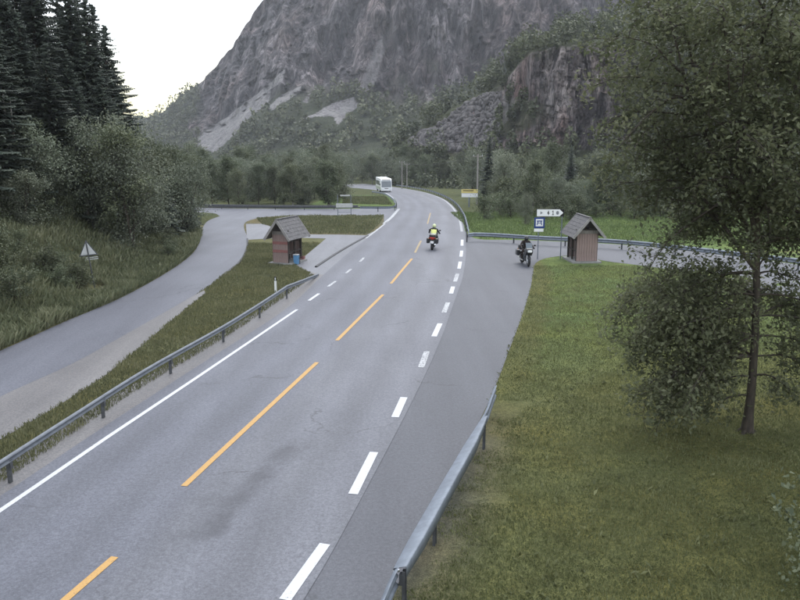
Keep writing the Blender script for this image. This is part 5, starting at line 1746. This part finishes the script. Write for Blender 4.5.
# ------------------------------------------------------------------ motorcycles and riders
def torus_mesh(name, R0, r0, nu=28, nv=8, sx=1.0):
    u = np.linspace(0, 2 * np.pi, nu, endpoint=False); v = np.linspace(0, 2 * np.pi, nv, endpoint=False)
    U, Vv = np.meshgrid(u, v, indexing='ij')
    P = np.stack([np.sin(Vv) * r0 * sx, (R0 + np.cos(Vv) * r0) * np.cos(U), (R0 + np.cos(Vv) * r0) * np.sin(U)], -1).reshape(-1, 3)
    i = np.arange(nu)[:, None]; j = np.arange(nv)[None, :]
    Fk = np.stack([i * nv + j, ((i + 1) % nu) * nv + j, ((i + 1) % nu) * nv + (j + 1) % nv, i * nv + (j + 1) % nv], -1).reshape(-1, 4)
    return np_mesh(name, P, Fk, None, True)

def motorcycle(label, loc, rz, lean=0.0):
    e = empty('motorcycle', loc, rz)
    e.rotation_euler = (0, lean, rz)
    tag(e, label, 'motorcycle')
    for y, wid in ((0.0, 1.45), (1.47, 1.0)):
        t = link('wheel', torus_mesh('wheel', 0.235, 0.075, 28, 8, wid * 0.85), M['rubber'], e)
        t.location = (0, y, 0.31)
        rim = MB().cyl((-0.03, 0, 0), (0.03, 0, 0), 0.05, n=12)
        for k in range(5):
            a = k * 2 * math.pi / 5
            rim.cyl((0, 0.04 * math.cos(a), 0.04 * math.sin(a)), (0, 0.19 * math.cos(a), 0.19 * math.sin(a)), 0.018, n=6)
        ro = rim.build('rim', M['galv_dark'], t)
        l2 = link('rim_ring', torus_mesh('rim_ring', 0.18, 0.018, 24, 6, 2.0), M['galv_dark'], t)
        d = MB().cyl((0.06, 0, 0), (0.066, 0, 0), 0.13, n=20).build('brake_disc', M['chrome'], t)
    MB().box((0, 0.72, 0.45), (0.34, 0.52, 0.36), bevel=0.07).box((0, 0.95, 0.36), (0.24, 0.3, 0.22), bevel=0.05).build('engine', M['galv_dark'], e)
    MB().tube([(0.0, 1.36, 0.95), (0, 0.9, 0.78), (0, 0.35, 0.74), (0, -0.15, 0.80)], 0.045, 8).tube([(0.0, 0.75, 0.35), (0.0, 0.0, 0.31)], 0.04, 6).build('frame', M['black'], e)
    MB().ball((0, 0.95, 0.87), 1, (0.17, 0.30, 0.15), 16, 10).build('fuel_tank', M['black_gloss'], e, True)
    MB().ball((0, 0.38, 0.84), 1, (0.16, 0.42, 0.075), 16, 8).build('seat', M['rubber'], e, True)
    for sx in (-1, 1):
        MB().cyl((sx * 0.10, 1.47, 0.31), (sx * 0.10, 1.28, 0.98), 0.028, n=8).build('fork_leg', M['chrome'], e)
        MB().tube([(0, 1.27, 1.0), (sx * 0.16, 1.24, 1.08), (sx * 0.30, 1.17, 1.06), (sx * 0.40, 1.12, 1.04)], 0.016, 6).build('handlebar', M['black'], e)
        MB().tube([(sx * 0.27, 1.19, 1.06), (sx * 0.35, 1.24, 1.22)], 0.009, 5).ball((sx * 0.37, 1.25, 1.25), 1, (0.075, 0.025, 0.05), 10, 6).build('mirror', M['black'], e)
        MB().box((sx * 0.31, 0.02, 0.66), (0.2, 0.46, 0.36), bevel=0.05).build('pannier', M['black_gloss'], e)
        MB().ball((sx * 0.22, -0.28, 0.84), 1, (0.04, 0.03, 0.03), 8, 6).build('indicator', M['amber_lens'], e)
        MB().tube([(sx * 0.12, 0.62, 0.38), (sx * 0.26, 0.60, 0.36)], 0.014, 6).build('foot_peg', M['chrome'], e)
    MB().tube([(0.14, 0.75, 0.28), (0.17, 0.4, 0.27), (0.19, 0.15, 0.36), (0.2, -0.25, 0.44)], [0.03, 0.035, 0.055, 0.055], 10).build('exhaust', M['chrome'], e)
    f = MB()
    f.prism([(1.36, 0.62), (1.62, 0.88), (1.52, 1.08), (1.30, 1.12), (1.02, 0.82), (1.08, 0.55)], 'x', -0.21, 0.21)
    f.build('fairing', M['black_gloss'], e, bevel=0.05)
    MB().prism([(1.42, 1.08), (1.44, 1.09), (1.22, 1.40), (1.20, 1.39)], 'x', -0.19, 0.19).build('windshield', M['glass_dark'], e)
    MB().box((0, 1.60, 0.92), (0.26, 0.06, 0.13), bevel=0.025).build('headlight', M['lamp_glass'], e)
    MB().prism([(1.2, 0.62), (1.5, 0.66), (1.74, 0.50), (1.72, 0.48), (1.49, 0.63), (1.22, 0.595)], 'x', -0.07, 0.07).build('front_mudguard', M['black_gloss'], e)
    MB().prism([(0.3, 0.72), (0.0, 0.72), (-0.32, 0.62), (-0.40, 0.46), (-0.37, 0.46), (-0.29, 0.60), (0.0, 0.69), (0.3, 0.69)], 'x', -0.10, 0.10).build('rear_mudguard', M['black'], e)
    MB().box((0, -0.18, 0.98), (0.46, 0.38, 0.30), bevel=0.06).build('top_case', M['black_gloss'], e)
    MB().box((0, -0.383, 0.90), (0.36, 0.03, 0.08), bevel=0.01).build('tail_light', M['red_lens'], e)
    MB().box((0, -0.30, 0.80), (0.2, 0.03, 0.06), bevel=0.01).build('brake_light', M['red_lens'], e)
    MB().box((0, -0.40, 0.60), (0.24, 0.012, 0.17)).build('number_plate', M['white'], e)
    return e

def skin_body(verts, edges, radii, root=0):
    me = bpy.data.meshes.new('rider_skeleton')
    me.from_pydata(verts, edges, [])
    o = bpy.data.objects.new('rider_skeleton', me)
    COL.objects.link(o)
    md = o.modifiers.new('skin', 'SKIN')
    for i, r in enumerate(radii):
        sv = me.skin_vertices[0].data[i]
        sv.radius = (r, r) if isinstance(r, (int, float)) else r
        sv.use_root = (i == root)
    md.use_smooth_shade = True
    sd = o.modifiers.new('sub', 'SUBSURF'); sd.levels = 2; sd.render_levels = 2
    dg = bpy.context.evaluated_depsgraph_get()
    dg.update()
    m2 = bpy.data.meshes.new_from_object(o.evaluated_get(dg))
    bpy.data.objects.remove(o)
    bpy.data.meshes.remove(me)
    m2.materials.clear()
    for p in m2.polygons: p.use_smooth = True
    return m2

def rider(label, loc, rz, lean, suit, helmet, vest):
    V = [(0, 0.42, 0.93), (0, 0.45, 1.10), (0, 0.53, 1.28), (0, 0.58, 1.42), (0, 0.61, 1.50), (0, 0.64, 1.60)]
    E = [(0, 1), (1, 2), (2, 3), (3, 4), (4, 5)]
    Rr = [(0.175, 0.15), (0.165, 0.125), (0.19, 0.13), (0.15, 0.10), (0.06, 0.06), (0.085, 0.095)]
    for sx in (-1, 1):
        n = len(V)
        V += [(sx * 0.20, 0.58, 1.40), (sx * 0.33, 0.70, 1.20), (sx * 0.37, 0.98, 1.10), (sx * 0.38, 1.06, 1.08)]
        Rr += [0.075, 0.058, 0.042, 0.040]
        E += [(3, n), (n, n + 1), (n + 1, n + 2), (n + 2, n + 3)]
        m = len(V)
        V += [(sx * 0.12, 0.46, 0.91), (sx * 0.24, 0.90, 0.86), (sx * 0.23, 0.70, 0.42), (sx * 0.22, 0.82, 0.37)]
        Rr += [0.10, 0.072, 0.055, 0.045]
        E += [(0, m), (m, m + 1), (m + 1, m + 2), (m + 2, m + 3)]
    body = link('person', skin_body(V, E, Rr), suit)
    body.location = loc
    body.rotation_euler = (0, lean, rz)
    tag(body, label, 'person')
    h = MB().ball((0, 0.665, 1.605), 1, (0.135, 0.165, 0.155), 20, 14).build('helmet', helmet, body, True)
    MB().ball((0, 0.70, 1.60), 1, (0.118, 0.142, 0.07), 16, 8).build('visor', M['visor'], h, True)
    for sx in (-1, 1):
        gl = MB().ball((sx * 0.38, 1.075, 1.075), 1, (0.045, 0.05, 0.035), 10, 6)
        for k in range(4):
            x = sx * (0.345 + k * 0.022); ln = (0.9, 1.0, 0.95, 0.8)[k]
            gl.tube([(x, 1.09, 1.085), (x, 1.135 * 1.0, 1.075), (x, 1.15, 1.075 - 0.035 * ln), (x, 1.125, 1.075 - 0.06 * ln)], 0.0105, 6)
        gl.tube([(sx * 0.345, 1.07, 1.06), (sx * 0.325, 1.09, 1.03), (sx * 0.33, 1.12, 1.01)], 0.012, 6)
        gl.build('glove', M['black'], body, True)
        MB().ball((sx * 0.22, 0.84, 0.375), 1, (0.05, 0.14, 0.05), 10, 6).build('boot', M['black'], body, True)
    if vest:
        # short waistcoat shell around the torso
        rings = [(0.44, 1.02, 0.188, 0.168), (0.46, 1.12, 0.186, 0.150), (0.515, 1.26, 0.206, 0.150), (0.56, 1.38, 0.200, 0.138), (0.59, 1.45, 0.120, 0.095)]
        nv = 20
        VV = []
        for (y, z, a, b_) in rings:
            for k in range(nv):
                t = 2 * math.pi * k / nv
                VV.append((a * math.cos(t), y + b_ * math.sin(t), z))
        i = np.arange(len(rings) - 1)[:, None] * nv; j = np.arange(nv)[None, :]
        Fk = np.stack([i + j, i + (j + 1) % nv, i + nv + (j + 1) % nv, i + nv + j], -1).reshape(-1, 4)
        vo = link('vest', np_mesh('vest', np.array(VV), Fk, None, True), M['hivis'], body)
        rb = []
        for (y, z, a, b_) in [(0.452, 1.09, 0.192, 0.160), (0.475, 1.14, 0.192, 0.156)]:
            for k in range(nv):
                t = 2 * math.pi * k / nv
                rb.append((a * math.cos(t), y + b_ * math.sin(t), z))
        j = np.arange(nv)
        link('reflective_band', np_mesh('reflective_band', np.array(rb), np.stack([j, (j + 1) % nv, nv + (j + 1) % nv, nv + j], -1), None, True), M['hivis_band'], vo)
    return body

m1 = gp(432, 250.3)
rz1 = R(-8)
motorcycle('black touring motorcycle riding away beside the yellow centre line', (m1[0], m1[1], gz(*m1) + 0.018), rz1, R(3))
rider('person in a yellow vest and pale helmet riding the motorcycle away', (m1[0], m1[1], gz(*m1) + 0.018), rz1, R(3), M['dark_cloth'], M['helmet_pale'], True)
m2 = gp(525, 266)
rz2 = R(180 + 6)
motorcycle('dark motorcycle coming out of the right side road', (m2[0], m2[1] + 1.2, gz(*m2) + 0.008), rz2, R(-2))
rider('person in dark brown riding clothes facing the road junction', (m2[0], m2[1] + 1.2, gz(*m2) + 0.008), rz2, R(-2), M['brown_dark'], M['black_gloss'], False)

# ------------------------------------------------------------------ haze in the valley air
hb = MB()
hb.box((0, 480, 100), (2400, 1100, 240))
haze = hb.build('haze', None)
mh = bpy.data.materials.new('valley_haze'); mh.use_nodes = True
nt = mh.node_tree; nt.nodes.clear()
ho = nt.nodes.new('ShaderNodeOutputMaterial'); pv = nt.nodes.new('ShaderNodeVolumePrincipled')
pv.inputs['Color'].default_value = (0.86, 0.90, 1.0, 1)
pv.inputs['Density'].default_value = 0.00015
pv.inputs['Anisotropy'].default_value = 0.2
nt.links.new(pv.outputs['Volume'], ho.inputs['Volume'])
haze.data.materials.append(mh)
tag(haze, 'thin bluish haze filling the valley air', 'haze', None, 'stuff')
